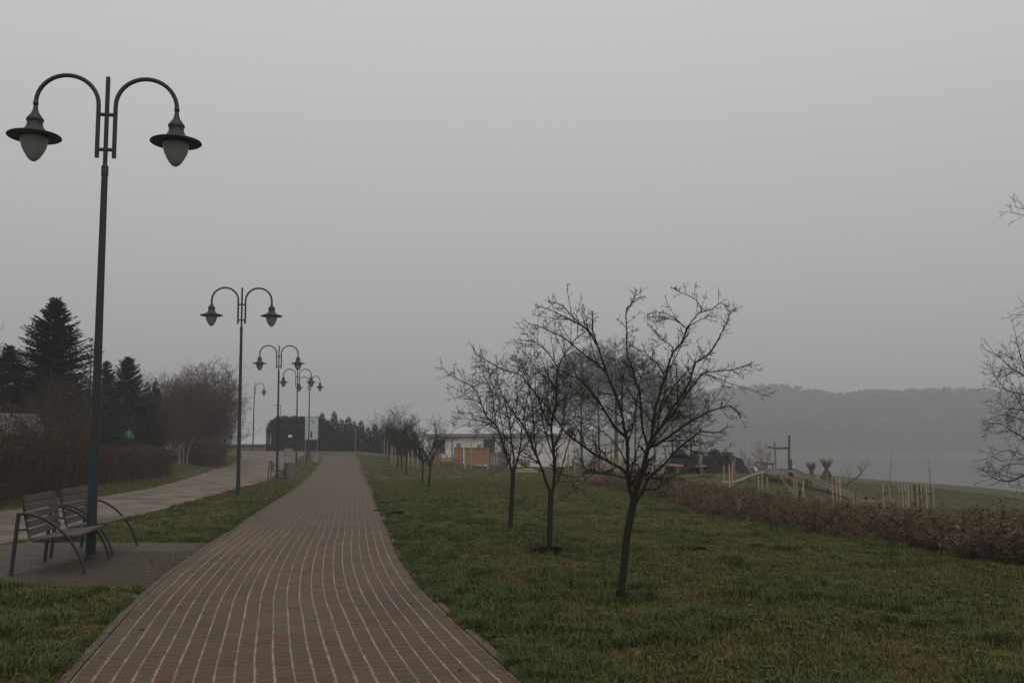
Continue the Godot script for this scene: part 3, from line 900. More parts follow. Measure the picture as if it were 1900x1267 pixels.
# one shoot with its side shoots; lev = how many orders follow
func shoot(b: MB, p: Vector3, dir: Vector3, l: float, r: float, lev: int, o: Dictionary) -> void:
	var n := maxi(2, int(l / float(o.seg)))
	var pts := PackedVector3Array([p])
	var rr := PackedFloat32Array([r])
	var d := dir
	var q := p
	for i in n:
		d = (d + rdir() * float(o.wander) + Vector3.UP * float(o.up)).normalized()
		q += d * l / n
		pts.append(q)
		rr.append(maxf(r * (1.0 - 0.72 * (i + 1) / n), float(o.tip)))
	b.tube(pts, rr, 3 if r < 0.006 else 5, false)
	if lev > 0:
		var kids := int(l * float(o.kids) * rng.randf_range(0.7, 1.3)) + 1
		for k in kids:
			var t := rng.randf_range(0.2, 1.0)
			var i := mini(int(t * n), n - 1)
			var at := pts[i].lerp(pts[i + 1], t * n - i)
			var ax := (pts[i + 1] - pts[i]).normalized()
			var sd := (rdir() - ax * 0.2)
			sd = (sd - ax * sd.dot(ax)).normalized()
			shoot(b, at, (ax * float(o.ahead) + sd).normalized(), l * float(o.ratio) * rng.randf_range(0.5, 1.2) * (1.15 - 0.5 * t), rr[i] * 0.6, lev - 1, o)
	if o.has("spur"):
		spurs(b, pts, float(o.spur), float(o.spur_len))

func spurs(b: MB, pts: PackedVector3Array, every: float, l: float) -> void:
	for i in pts.size() - 1:
		var a := pts[i]
		var e := pts[i + 1]
		var m := a.distance_to(e) / every
		var count := int(m) + (1 if rng.randf() < fmod(m, 1.0) else 0)
		for k in count:
			var at := a.lerp(e, rng.randf())
			var ax := (e - a).normalized()
			var sd := rdir()
			sd = (sd - ax * sd.dot(ax) + ax * 0.5 + Vector3.UP * 0.25).normalized()
			var ll := l * rng.randf_range(0.4, 1.6)
			b.spike(at, sd, ll, l * 0.075)
			if rng.randf() < 0.5:
				b.spike(at + sd * ll * 0.55, (sd + rdir() * 0.9).normalized(), ll * 0.6, l * 0.065)
				b.spike(at + sd * ll * 0.8, (sd + rdir() * 0.9).normalized(), ll * 0.4, l * 0.08)

# a tree whose limbs were measured, with side shoots and spurs grown on them
func limb_tree(data: Array, called: String, label: String, group: String, at: Vector3, o: Dictionary) -> Node3D:
	var root := thing(called, label, "tree", at, 0.0, group)
	var trunk := MB.new()
	var crown := MB.new()
	trunk.col = BARK * 0.9
	crown.col = o.get("tint", BARK)
	if o.get("both_sides", false): # the far half of the crown, turned about the trunk
		var more := data.duplicate()
		for k in range(1, data.size()):
			for turn in [1.9, 3.3]:
				var pts: Array = []
				var src: Array = data[k][2]
				for i in range(0, src.size(), 3):
					var q := Vector3(src[i], src[i + 1], src[i + 2]).rotated(Vector3.UP, turn + 0.08 * k)
					pts.append_array([q.x, q.y, q.z])
				more.append([data[k][0], data[k][1], pts])
		data = more
	for k in data.size():
		var l: Array = data[k]
		var p := PackedVector3Array()
		var raw: Array = l[2]
		for i in range(0, raw.size(), 3): p.append(Vector3(raw[i], raw[i + 1], raw[i + 2]))
		var s := smooth_line(p, 4)
		var total := 0.0
		for i in s.size() - 1: total += s[i].distance_to(s[i + 1])
		var rr := PackedFloat32Array()
		for i in s.size():
			var t := float(i) / (s.size() - 1)
			var wob := 1.0 + 0.12 * noise.get_noise_3d(s[i].x * 90.0, s[i].y * 90.0, k * 50.0)
			rr.append(lerpf(l[0] * 1.08, l[1] * 1.35, pow(t, 0.8)) * wob * float(o.get("thin", 1.0)))
			if k > 0: s[i] += Vector3(noise.get_noise_2d(i * 40.0, k * 77.0), noise.get_noise_2d(i * 40.0 + 500.0, k * 77.0), noise.get_noise_2d(i * 40.0 + 900.0, k * 77.0)) * 0.008 * minf(1.0, t * 3.0)
		if k == 0:
			if o.has("sink"): s[0].y -= float(o.sink)
			rr[0] *= 1.35
			rr[1] *= 1.12
			trunk.tube(s, rr, 9, false)
			continue
		crown.tube(s, rr, 6 if l[0] > 0.012 else 5, false)
		spurs(crown, s, float(o.spur), float(o.spur_len))
		if o.has("long") and l[0] > 0.0065: # longer secondary branches
			for c in int(total * float(o.long) + rng.randf()):
				var f := rng.randf_range(0.08, 0.55) * (s.size() - 1)
				var i := int(f)
				var ax := (s[i + 1] - s[i]).normalized()
				var sd := rdir()
				sd = (sd - ax * sd.dot(ax)).normalized()
				var lo := o.duplicate()
				lo.up = 0.0
				lo.wander = 0.09
				lo.kids = 7.0
				lo.ratio = 0.24
				shoot(crown, s[i], (ax * 1.0 + sd * 0.7).normalized(), rng.randf_range(0.35, 0.75) * float(o.long_len), maxf(rr[i] * 0.55, 0.0045), 2, lo)
		var count := int(total * float(o.side))
		for c in count:
			var t := pow(rng.randf(), 0.75)
			t = 0.12 + 0.88 * t
			var f := t * (s.size() - 1)
			var i := mini(int(f), s.size() - 2)
			var ax := (s[i + 1] - s[i]).normalized()
			var sd := rdir()
			sd = (sd - ax * sd.dot(ax)).normalized()
			shoot(crown, s[i].lerp(s[i + 1], f - i), (ax * 0.7 + sd * 1.0 + Vector3.UP * 0.05).normalized(), float(o.side_len) * rng.randf_range(0.4, 1.5) * (1.25 - 0.75 * t), maxf(rr[i] * 0.5, 0.0026), 1, o)
	part(trunk, "trunk", M.bark, root)
	part(crown, "crown", M.bark, root)
	return root

# a bare tree grown from rules alone
func grown_tree(called: String, label: String, group: String, at: Vector3, h: float, stem: float, spread_: float, r: float, limbs: int, lev: int, o: Dictionary, tint := BARK) -> Node3D:
	var root := thing(called, label, "tree" if stem > 0.3 else "shrub", at, 0.0, group)
	var trunk := MB.new()
	var crown := MB.new()
	trunk.col = tint * 0.95
	crown.col = tint
	var top := Vector3(rng.randf_range(-0.1, 0.1) * stem, stem, rng.randf_range(-0.1, 0.1) * stem)
	if stem > 0.3:
		trunk.tube(smooth_line(PackedVector3Array([Vector3(0, -0.1, 0), top * 0.5 + Vector3(0.03, 0, 0.02) * stem, top]), 3), PackedFloat32Array([r * 1.4, r * 1.1, r, r, r * 0.97, r * 0.95, r * 0.9]), 8, false)
	for k in limbs:
		var a := TAU * (k + rng.randf_range(-0.3, 0.3)) / limbs
		var out := Vector3(cos(a), 0, sin(a))
		var up := rng.randf_range(0.6, 1.4)
		var ln := (h - stem) * rng.randf_range(0.75, 1.1)
		var from := top - Vector3.UP * stem * rng.randf_range(0.0, float(o.get("low", 0.12)))
		if stem <= 0.3: from = out * rng.randf_range(0.0, 0.25) - Vector3.UP * 0.05
		shoot(crown, from, (out * spread_ + Vector3.UP * up).normalized(), ln, r * 0.6, lev, o)
	if stem > 0.3: part(trunk, "trunk", M.bark, root)
	part(crown, "crown" if stem > 0.3 else "branches", M.bark, root)
	return root

# ---------------------------------------------------------------- evergreens and hedges
func conifer(called: String, label: String, group: String, at: Vector3, h: float, rad: float, cols: Array, dens := 1.0, airy := false) -> Node3D:
	var root := thing(called, label, "conifer", at, 0.0, group)
	var tb := MB.new()
	tb.col = Color(0.05, 0.038, 0.028)
	tb.rod(Vector3(0, -0.1, 0), Vector3(0, h * 0.96, 0), h * 0.017, 0.012, 7, false)
	var b := MB.new()
	var y := h * 0.06
	while y < h * 0.985:
		var t := y / h
		var reach := rad * pow(1.0 - t, 0.86) * (1.0 + 0.25 * noise.get_noise_2d(y * 60.0, at.x * 9.0)) + 0.06
		var count := int((5 + 5 * (1.0 - t)) * dens) + 2
		for k in count:
			var a := rng.randf() * TAU
			var ln := reach * rng.randf_range(0.62, 1.18)
			var out := Vector3(cos(a), 0, sin(a))
			var rise := lerpf(-0.05, 0.75, t * t) + rng.randf_range(-0.1, 0.12)
			var o := Vector3(0, y + rng.randf_range(-0.1, 0.1), 0)
			var tip := o + (out + Vector3.UP * rise).normalized() * ln
			tb.col = Color(0.045, 0.036, 0.025)
			tb.spike(o, (tip - o).normalized(), ln * 0.9, 0.008 + 0.006 * ln)
			var m := int(ln / (0.070 if not airy else 0.14)) + 2
			for i in m:
				var f := (i + rng.randf()) / m
				if f < 0.18: continue
				var q := o.lerp(tip, f) + Vector3.DOWN * 0.10 * f * (1.0 - f) * ln
				b.col = cols[rng.randi() % cols.size()] * rng.randf_range(0.7, 1.25)
				for s in 3:
					var sd := Vector3(-out.z, 0, out.x) * rng.randf_range(-1.1, 1.1)
					var dr := (out * 0.8 + sd + Vector3.UP * rng.randf_range(-0.35, 0.4) + Vector3.UP * rise * 0.4).normalized()
					var w := dr.cross(Vector3(rng.randf_range(-0.4, 0.4), 1, rng.randf_range(-0.4, 0.4))).normalized()
					b.leaf(q, dr, w, rng.randf_range(0.13, 0.27) * (0.7 + 0.5 * (1.0 - f)), rng.randf_range(0.026, 0.050))
		y += 0.10 if not airy else 0.3
	for i in 14:
		b.col = cols[0]
		var o := Vector3(0, h * rng.randf_range(0.93, 1.0), 0)
		var dr := (rdir() * 0.5 + Vector3.UP).normalized()
		b.leaf(o, dr, dr.cross(rdir()).normalized(), 0.16, 0.02)
	part(tb, "trunk", M.bark, root)
	part(b, "crown", M.plant, root)
	return root

# upright scale-leaved conifer: a dense column that tapers to a point
func thuja(called: String, label: String, group: String, at: Vector3, h: float, rad: float, n: int, cols: Array) -> Node3D:
	var root := thing(called, label, "conifer", at, 0.0, group)
	var tb := MB.new()
	tb.col = Color(0.05, 0.038, 0.028)
	tb.rod(Vector3(0, -0.1, 0), Vector3(0, h * 0.9, 0), 0.05, 0.012, 6, false)
	var b := MB.new()
	for i in n:
		var t := 1.0 - sqrt(rng.randf()) * 0.98
		var a := rng.randf() * TAU
		var lump := 1.0 + 0.30 * noise.get_noise_3d(cos(a) * 40.0, t * h * 22.0, sin(a) * 40.0 + at.x * 31.0)
		var r := rad * lump * pow(maxf(1.0 - pow(t, 2.2), 0.0), 0.75) * sqrt(rng.randf_range(0.45, 1.0))
		var out := Vector3(cos(a), 0, sin(a))
		var q := out * r + Vector3.UP * (t * h)
		b.col = cols[rng.randi() % cols.size()] * rng.randf_range(0.7, 1.25)
		var dr := (out * 0.5 + Vector3.UP + rdir() * 0.45).normalized()
		b.leaf(q, dr, dr.cross(out + rdir() * 0.5).normalized(), rng.randf_range(0.12, 0.26), rng.randf_range(0.03, 0.06))
	part(tb, "trunk", M.bark, root)
	part(b, "crown", M.plant, root)
	return root

# a hedge between two points: leaves or twigs through the outer layer of a rounded block, woody stems inside
func hedge(called: String, label: String, pts: Array, width: float, h: float, per_m: int, cols: Array, leaf_l: float, rough: float, twiggy: bool) -> Node3D:
	var at := gp(pts[0][0], pts[0][1])
	var root := thing(called, label, "hedge", at)
	var b := MB.new()
	var w := MB.new()
	for s in pts.size() - 1:
		var a := Vector2(pts[s][0], pts[s][1])
		var e := Vector2(pts[s + 1][0], pts[s + 1][1])
		var ln := a.distance_to(e)
		var ax := (e - a) / ln
		var nn := Vector2(ax.y, -ax.x)
		for i in int(ln * per_m):
			var t := rng.randf()
			var k := sqrt(rng.randf_range(0.35, 1.0))
			var ang := rng.randf_range(-0.25, PI + 0.25)
			# squared-off cross-section
			var cx := signf(cos(ang)) * pow(absf(cos(ang)), 0.45)
			var cy := pow(maxf(sin(ang), 0.0), 0.45)
			if ang < 0 or ang > PI: cy = rng.randf() * 0.5
			var e0 := t * ln if s == 0 else 99.0
			if s == pts.size() - 2: e0 = minf(e0, (1.0 - t) * ln)
			var rnd := clampf(e0 / (0.55 * width), 0.0, 1.0)
			var fr := sqrt(1.0 - (1.0 - rnd) * (1.0 - rnd))
			var lift := 1.0 + rough * noise.get_noise_2d((a.x + ax.x * t * ln) * 30.0, (a.y + ax.y * t * ln) * 30.0) * 2.0
			lift *= lerpf(0.6, 1.0, fr)
			var side := lerpf(0.35, 1.0, fr) * cx * k * width * 0.5 * (1.0 + rough * noise.get_noise_3d(t * ln * 40.0, cy * 60.0, s * 9.0))
			var g := a + ax * (t * ln) + nn * side
			if t * ln < 0.25 and s == 0 and rng.randf() < 0.4: continue
			var yy := cy * (0.35 + 0.65 * k) * h * lift
			if cy > 0.6: yy = h * lift * cy * rng.randf_range(0.8, 1.0)
			else: yy = h * lift * rng.randf() * 0.95
			var q := gp(g.x, g.y, yy) - at
			b.col = cols[rng.randi() % cols.size()] * rng.randf_range(0.65, 1.25)
			var dr := (rdir() + Vector3.UP * 0.5 + Vector3(nn.x, 0, -nn.y) * cx * 0.7).normalized()
			if twiggy and i % 2 == 0:
				b.spike(q, dr, leaf_l * rng.randf_range(1.0, 2.6), 0.006)
			else:
				b.leaf(q, dr, dr.cross(rdir()).normalized(), leaf_l * rng.randf_range(0.6, 1.3), leaf_l * 0.28)
		for i in int(ln * 22):
			var g := a + ax * rng.randf() * ln + nn * rng.randf_range(-0.3, 0.3) * width
			w.col = Color(0.05, 0.036, 0.028) * rng.randf_range(0.7, 1.2)
			var o := gp(g.x, g.y, -0.05) - at
			var sway := Vector3(nn.x * rng.randf_range(-0.3, 0.3), 0, -nn.y * rng.randf_range(-0.3, 0.3)) * width
			w.tube(PackedVector3Array([o, o + Vector3.UP * h * 0.5 + sway * 0.4, o + Vector3.UP * h * rng.randf_range(0.75, 0.95) + sway]), PackedFloat32Array([0.022, 0.014, 0.005]), 4, false)
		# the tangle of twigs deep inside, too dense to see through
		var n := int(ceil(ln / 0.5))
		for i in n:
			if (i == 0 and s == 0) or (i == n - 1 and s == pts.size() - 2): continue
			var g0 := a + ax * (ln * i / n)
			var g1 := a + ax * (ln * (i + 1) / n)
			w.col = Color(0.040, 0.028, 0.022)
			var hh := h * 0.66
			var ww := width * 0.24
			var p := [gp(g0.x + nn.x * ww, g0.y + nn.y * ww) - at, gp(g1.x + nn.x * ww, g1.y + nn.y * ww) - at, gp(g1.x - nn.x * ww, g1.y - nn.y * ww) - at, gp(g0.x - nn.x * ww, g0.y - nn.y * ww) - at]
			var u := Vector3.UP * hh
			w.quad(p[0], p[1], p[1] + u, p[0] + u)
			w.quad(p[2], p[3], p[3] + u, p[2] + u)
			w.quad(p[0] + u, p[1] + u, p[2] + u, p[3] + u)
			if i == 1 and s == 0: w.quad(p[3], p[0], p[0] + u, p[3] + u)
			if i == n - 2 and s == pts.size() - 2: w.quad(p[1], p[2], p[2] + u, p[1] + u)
	part(w, "branches", M.bark, root)
	part(b, "foliage", M.plant, root)
	return root

# ---------------------------------------------------------------- lamps, benches, bins
func lamp_arm(root: Node3D, s: float) -> void:
	var b := MB.new()
	var pts := PackedVector3Array([Vector3(s * 0.108, 5.25, 0), Vector3(s * 0.108, 5.6, 0), Vector3(s * 0.108, 5.95, 0)])
	for i in range(1, 19):
		var a := PI * i / 18.0
		pts.append(Vector3(s * (0.108 + 0.393 * (1.0 - cos(a))), 5.965 + 0.393 * sin(a), 0))
	var rr := PackedFloat32Array()
	for i in pts.size(): rr.append(0.0285)
	b.tube(pts, rr, 12)
	b.lathe(Vector3(s * 0.894, 0, 0), [Vector2(0.0, 5.93), Vector2(0.034, 5.93), Vector2(0.034, 5.975), Vector2(0.0, 5.975)], 12)
	part(b, "arm", M.steel, root)
	var h := MB.new()
	h.lathe(Vector3(s * 0.894, 0, 0), [Vector2(0.0, 5.50), Vector2(0.10, 5.505), Vector2(0.328, 5.488), Vector2(0.337, 5.496), Vector2(0.330, 5.508), Vector2(0.245, 5.530), Vector2(0.175, 5.555), Vector2(0.125, 5.60), Vector2(0.100, 5.65), Vector2(0.096, 5.70), Vector2(0.110, 5.712), Vector2(0.108, 5.735), Vector2(0.080, 5.775), Vector2(0.048, 5.82), Vector2(0.032, 5.87), Vector2(0.027, 5.92), Vector2(0.0, 5.925)], 28)
	var shade := part(h, "lamp_shade", M.steel, root)
	var g := MB.new()
	g.lathe(Vector3(s * 0.894, 0, 0), [Vector2(0.0, 5.165), Vector2(0.022, 5.168), Vector2(0.048, 5.183), Vector2(0.080, 5.218), Vector2(0.114, 5.275), Vector2(0.148, 5.345), Vector2(0.168, 5.42), Vector2(0.174, 5.47), Vector2(0.170, 5.4985), Vector2(0.0, 5.4985)], 24)
	part(g, "globe", M.globe, shade)

func make_lamp(label: String, single := false) -> Node3D:
	var root := thing("street_lamp", label, "lamp post", Vector3.ZERO, 0.0, "lamp posts along the promenade")
	var b := MB.new()
	b.tube(PackedVector3Array([Vector3(0, -0.1, 0), Vector3(0, 1.2, 0), Vector3(0, 3.0, 0), Vector3(0, 5.06, 0)]), PackedFloat32Array([0.062, 0.057, 0.049, 0.040]), 16)
	b.tube(PackedVector3Array([Vector3(0, 5.05, 0), Vector3(0, 6.36, 0)]), PackedFloat32Array([0.0285, 0.0285]), 14)
	part(b, "pole", M.steel, root)
	var c := MB.new()
	c.lathe(Vector3.ZERO, [Vector2(0.041, 5.0), Vector2(0.046, 5.01), Vector2(0.046, 5.13), Vector2(0.03, 5.15)], 16)
	part(c, "sleeve", M.steel, root)
	c = MB.new()
	c.lathe(Vector3.ZERO, [Vector2(0.115, 0.0), Vector2(0.115, 0.018), Vector2(0.075, 0.022), Vector2(0.072, 0.06), Vector2(0.060, 0.065)], 16)
	for k in 4:
		c.rod(Vector3(cos(PI / 4 + k * PI / 2) * 0.093, 0.015, sin(PI / 4 + k * PI / 2) * 0.093), Vector3(cos(PI / 4 + k * PI / 2) * 0.093, 0.045, sin(PI / 4 + k * PI / 2) * 0.093), 0.011, 0.011, 6)
	part(c, "base_plate", M.steel, root)
	var hatch := MB.new()
	hatch.cbox(Vector3(0.0, 0.75, 0.058), Vector3(0.062, 0.30, 0.008), 0.003)
	part(hatch, "hatch", M.steel, root)
	for s in ([1.0] if single else [-1.0, 1.0]):
		lamp_arm(root, s)
		for y in [5.36, 5.84]:
			var k := MB.new()
			k.rod(Vector3(s * 0.02, y, 0), Vector3(s * 0.10, y, 0), 0.024, 0.024, 10)
			part(k, "bracket", M.steel, root)
	return root

func make_bench(label: String) -> Node3D:
	var root := thing("park_bench", label, "bench", Vector3.ZERO, 0.0, "benches beside the path")
	for e in [-1.0, 1.0]:
		var z: float = e * 0.735
		var b := MB.new()
		b.rod(Vector3(-0.02, 0, z), Vector3(0.025, 0.685, z), 0.022, 0.022, 10)
		part(b, "leg", M.steel, root)
		b = MB.new()
		var p := smooth_line(PackedVector3Array([Vector3(0.015, 0.675, z), Vector3(0.14, 0.672, z), Vector3(0.29, 0.62, z), Vector3(0.43, 0.525, z), Vector3(0.555, 0.40, z), Vector3(0.655, 0.25, z), Vector3(0.72, 0.10, z), Vector3(0.745, 0.0, z)]), 3)
		var rr := PackedFloat32Array()
		for i in p.size(): rr.append(0.0165)
		b.tube(p, rr, 10)
		part(b, "armrest", M.steel, root)
		b = MB.new()
		var q := smooth_line(PackedVector3Array([Vector3(0.035, 0.875, z * 0.93), Vector3(0.075, 0.66, z * 0.93), Vector3(0.125, 0.45, z * 0.93), Vector3(0.155, 0.385, z * 0.93), Vector3(0.215, 0.362, z * 0.93), Vector3(0.40, 0.375, z * 0.93), Vector3(0.655, 0.405, z * 0.93)]), 3)
		for i in q.size() - 1:
			b.bar(q[i], q[i + 1], 0.045, 0.009, Vector3(q[i + 1].y - q[i].y, -(q[i + 1].x - q[i].x), 0) * -1.0)
		part(b, "seat_frame", M.steel, root)
		b = MB.new()
		b.rod(Vector3(0.0, 0.50, z), Vector3(0.115, 0.50, z * 0.93), 0.012, 0.012, 8)
		part(b, "bracket", M.steel, root)
		b = MB.new()
		b.rod(Vector3(0.56, 0.385, z), Vector3(0.56, 0.385, z * 0.93), 0.012, 0.012, 8)
		part(b, "bracket", M.steel, root)
	for i in 5:
		var t := i / 4.0
		var y := lerpf(0.465, 0.835, t)
		var x := lerpf(0.138, 0.062, t)
		var b := MB.new()
		b.cbox(Vector3(x, y, 0), Vector3(0.030, 0.078, 1.40), 0.005, Basis(Vector3.BACK, 0.19))
		part(b, "backrest_slat", M.slat, root)
	for i in 5:
		var x := lerpf(0.225, 0.625, i / 4.0)
		var b := MB.new()
		b.cbox(Vector3(x, lerpf(0.383, 0.424, i / 4.0), 0), Vector3(0.083, 0.032, 1.40), 0.005, Basis(Vector3.BACK, 0.10))
		part(b, "seat_slat", M.slat, root)
	return root

func make_bin(label: String, at: Vector3, r: float, h: float, tone: Material, lined := true) -> void:
	var root := thing("litter_bin" if lined else "planter", label, "bin" if lined else "planter", at)
	var b := MB.new()
	b.lathe(Vector3.ZERO, [Vector2(0, 0), Vector2(r * 0.94, 0), Vector2(r * 0.96, 0.03), Vector2(r, h * 0.93), Vector2(r * 1.03, h * 0.94), Vector2(r * 1.03, h), Vector2(r * 0.85, h), Vector2(r * 0.82, h * 0.85), Vector2(0, h * 0.84)], 8 if lined else 20)
	part(b, "body", tone, root)
	if lined:
		b = MB.new()
		b.lathe(Vector3(0, 0, 0), [Vector2(r * 0.72, h * 0.845), Vector2(r * 0.76, h * 0.97), Vector2(r * 0.80, h * 1.01), Vector2(r * 0.84, h * 0.99)], 16)
		part(b, "liner", M.steel, root)
	else:
		b = MB.new()
		for i in 160:
			b.col = Color(0.06, 0.05, 0.03) * rng.randf_range(0.7, 1.4)
			var a := rng.randf() * TAU
			var dr := (rdir() + Vector3.UP * 1.4).normalized()
			b.leaf(Vector3(cos(a), 0, sin(a)) * r * 0.75 * sqrt(rng.randf()) + Vector3.UP * h * 0.84, dr, dr.cross(rdir()).normalized(), 0.16, 0.025)
		part(b, "plants", M.plant, root)

func build_furniture() -> void:
	var l := make_lamp("tall double-armed lamp post standing between the two wooden benches")
	l.position = gp(-5.36, 12.55, 0.012)
	l.rotation.y = 0.17
	l.rotation.z = 0.010
	copy_of(l, "second double-armed lamp post, on the grass strip beyond the benches", gp(-8.25, 29.5), 0.17)
	copy_of(l, "third double-armed lamp post, beside the lone bench and concrete bin", gp(-11.1, 46.2), 0.16)
	copy_of(l, "fourth double-armed lamp post, standing past the concrete bin", gp(-14.03, 63.5), 0.19)
	copy_of(l, "farthest double-armed lamp post, before the pale information board", gp(-15.95, 76.5), -0.25)
	var s := make_lamp("single-armed lamp post at the far side of the side road", true)
	s.position = gp(-24.2, 91.0)
	copy_of(s, "single-armed lamp post half hidden behind the red-brown shrubs", gp(-30.6, 101.0), 0.1)
	var bench := make_bench("wooden slat bench with curved steel arms, the one nearer the camera")
	bench.position = gp(-5.70, 11.70, 0.014)
	bench.rotation.y = 0.2145
	copy_of(bench, "wooden slat bench with curved steel arms just beyond the lamp post", gp(-6.09, 13.54, 0.014), 0.165)
	copy_of(bench, "lone bench seen end-on beside the third lamp post", gp(-11.55, 46.6), 0.16)
	make_bin("dark brown concrete litter bin next to the lone bench", gp(-10.60, 46.6), 0.29, 0.80, M.plank_grey)
	make_bin("grey concrete litter bin past the fourth lamp post", gp(-13.95, 69.0), 0.33, 0.72, M.stone)
	make_bin("small round concrete planter by the far road bend", gp(-17.9, 78.0), 0.34, 0.62, M.stone, false)
	# thin post beside the grey bin
	var t := thing("bollard", "short dark post beside the grey concrete bin", "bollard", gp(-14.45, 68.6))
	var b := MB.new()
	b.rod(Vector3(0, -0.05, 0), Vector3(0, 0.72, 0), 0.05, 0.05, 10)
	part(b, "post", M.steel, t)
	b = MB.new()
	b.lathe(Vector3.ZERO, [Vector2(0.055, 0.70), Vector2(0.06, 0.74), Vector2(0.03, 0.78), Vector2(0, 0.785)], 10)
	part(b, "cap", M.steel, t)
	# information board
	t = thing("information_board", "tall pale green information board with a map, before the dark hedge", "notice board", gp(-17.5, 85.0), 0.06)
	b = MB.new()
	for x in [-0.50, 0.50]:
		b = MB.new()
		b.rod(Vector3(x, -0.1, 0), Vector3(x, 3.0, 0), 0.045, 0.045, 8)
		part(b, "post", M.steel_light, t)
	b = MB.new()
	b.cbox(Vector3(0, 2.0, 0.07), Vector3(1.16, 2.02, 0.05), 0.01)
	part(b, "panel", M.steel_light, t)
	var face := QuadMesh.new()
	face.size = Vector2(1.12, 1.98)
	face.material = M.board
	var f := put(face, "map_print", t)
	f.position = Vector3(0, 2.0, 0.099)
	# small white sign on the hedge side
	t = thing("small_sign", "small white sign on a post before the clipped hedge", "sign", gp(-20.4, 89.5))
	b = MB.new()
	b.rod(Vector3(0, -0.05, -0.03), Vector3(0, 1.5, -0.03), 0.025, 0.025, 6)
	part(b, "post", M.steel, t)
	b = MB.new()
	b.cbox(Vector3(0, 1.38, 0), Vector3(0.36, 0.22, 0.02), 0.004)
	part(b, "panel", M.white, t)
	# grey poles at the hedge
	for q in [[-14.15, 88.0, 2.1, "lone grey pole before the middle of the thuja row"], [-10.1, 77.0, 1.9, "left one of two grey poles beside the bare tree row"], [-9.88, 77.3, 1.9, "right one of two grey poles beside the bare tree row"]]:
		t = thing("pole", q[3], "pole", gp(q[0], q[1]))
		b = MB.new()
		b.rod(Vector3(0, -0.1, 0), Vector3(0, q[2], 0), 0.045, 0.04, 8)
		part(b, "shaft", M.steel_light, t)
		b = MB.new()
		b.lathe(Vector3(0, q[2], 0), [Vector2(0.05, -0.02), Vector2(0.05, 0.02), Vector2(0, 0.04)], 8)
		part(b, "cap", M.steel_light, t)
	# thin mast light far behind the hedge
	t = thing("mast_light", "thin mast with a flat crossarm rising behind the clipped hedge", "lamp post", gp(-24.3, 102.0))
	b = MB.new()
	b.rod(Vector3(0, -0.1, 0), Vector3(0, 5.0, 0), 0.04, 0.03, 8)
	part(b, "pole", M.steel, t)
	b = MB.new()
	b.bar(Vector3(-0.75, 5.0, 0), Vector3(0.05, 5.0, 0), 0.09, 0.05)
	part(b, "arm", M.steel, t)
	# boulders at the foot of the thujas
	var k := 0
	for q in [[-17.0, 88.2, 0.26], [-16.0, 88.0, 0.2], [-15.4, 87.6, 0.24], [-14.8, 87.7, 0.18], [-13.0, 86.6, 0.17]]:
		k += 1
		t = thing("boulder", ["pale boulder nearest the information board, below the thuja row", "second pale boulder below the thuja row", "third pale boulder below the thuja row", "fourth small boulder below the thuja row", "small boulder farthest along below the thuja row"][k - 1], "boulder", gp(q[0], q[1]), 0.0, "boulders below the thujas")
		part(lump(q[2], 0.7, k), "stone", M.stone, t)

func lump(r: float, flat: float, sd: int) -> MB:
	var b := MB.new()
	var seg := 9
	var rings := 6
	for i in rings + 1:
		for j in seg:
			var a := TAU * j / seg
			var e := PI * 0.5 - PI * 0.62 * i / rings
			var dr := Vector3(cos(a) * cos(e), sin(e) * flat, sin(a) * cos(e))
			var k := 1.0 + 0.35 * noise.get_noise_3d(dr.x * 22.0 + sd * 60.0, dr.y * 22.0, dr.z * 22.0)
			b.v.append(dr * r * k); b.n.append(dr.normalized()); b.c.append(Color.WHITE)
	for i in rings:
		for j in seg:
			var a := i * seg + j
			var e := i * seg + (j + 1) % seg
			b.ix.append_array([a, e, a + seg, e, e + seg, a + seg])
	return b

# ---------------------------------------------------------------- buildings
func gable(root: Node3D, w: float, dep: float, eave: float, ridge: float, over: float, wallm: Material, roofm: Material) -> void:
	# ridge runs along x; walls are four slabs butted at the corners
	var hx := w * 0.5
	var hz := dep * 0.5
	for s in [-1.0, 1.0]:
		var b := MB.new()
		b.box(Vector3(0, eave * 0.5 - 0.15, s * (hz - 0.1)), Vector3(w, eave + 0.3, 0.2))
		part(b, "wall", wallm, root)
		b = MB.new()
		b.box(Vector3(s * (hx - 0.1), eave * 0.5 - 0.15, 0), Vector3(0.2, eave + 0.3, dep - 0.4))
		var x: float = s * (hx - 0.02)
		b.tri(Vector3(x, eave, hz), Vector3(x, eave, -hz), Vector3(x, ridge - 0.05, 0))
		part(b, "wall", wallm, root)
	for s in [-1.0, 1.0]:
		var b := MB.new()
		var lo := Vector3(0, eave - over * (ridge - eave) / hz, s * (hz + over))
		var hi := Vector3(0, ridge + 0.02, 0)
		var mid := (lo + hi) * 0.5
		var z := (lo - hi).normalized()
		b.cbox(mid + Vector3.UP * 0.06, Vector3(w + over * 2.0, 0.1, lo.distance_to(hi)), 0.01, Basis(Vector3.RIGHT, z.cross(Vector3.RIGHT), z))
		part(b, "roof", roofm, root)

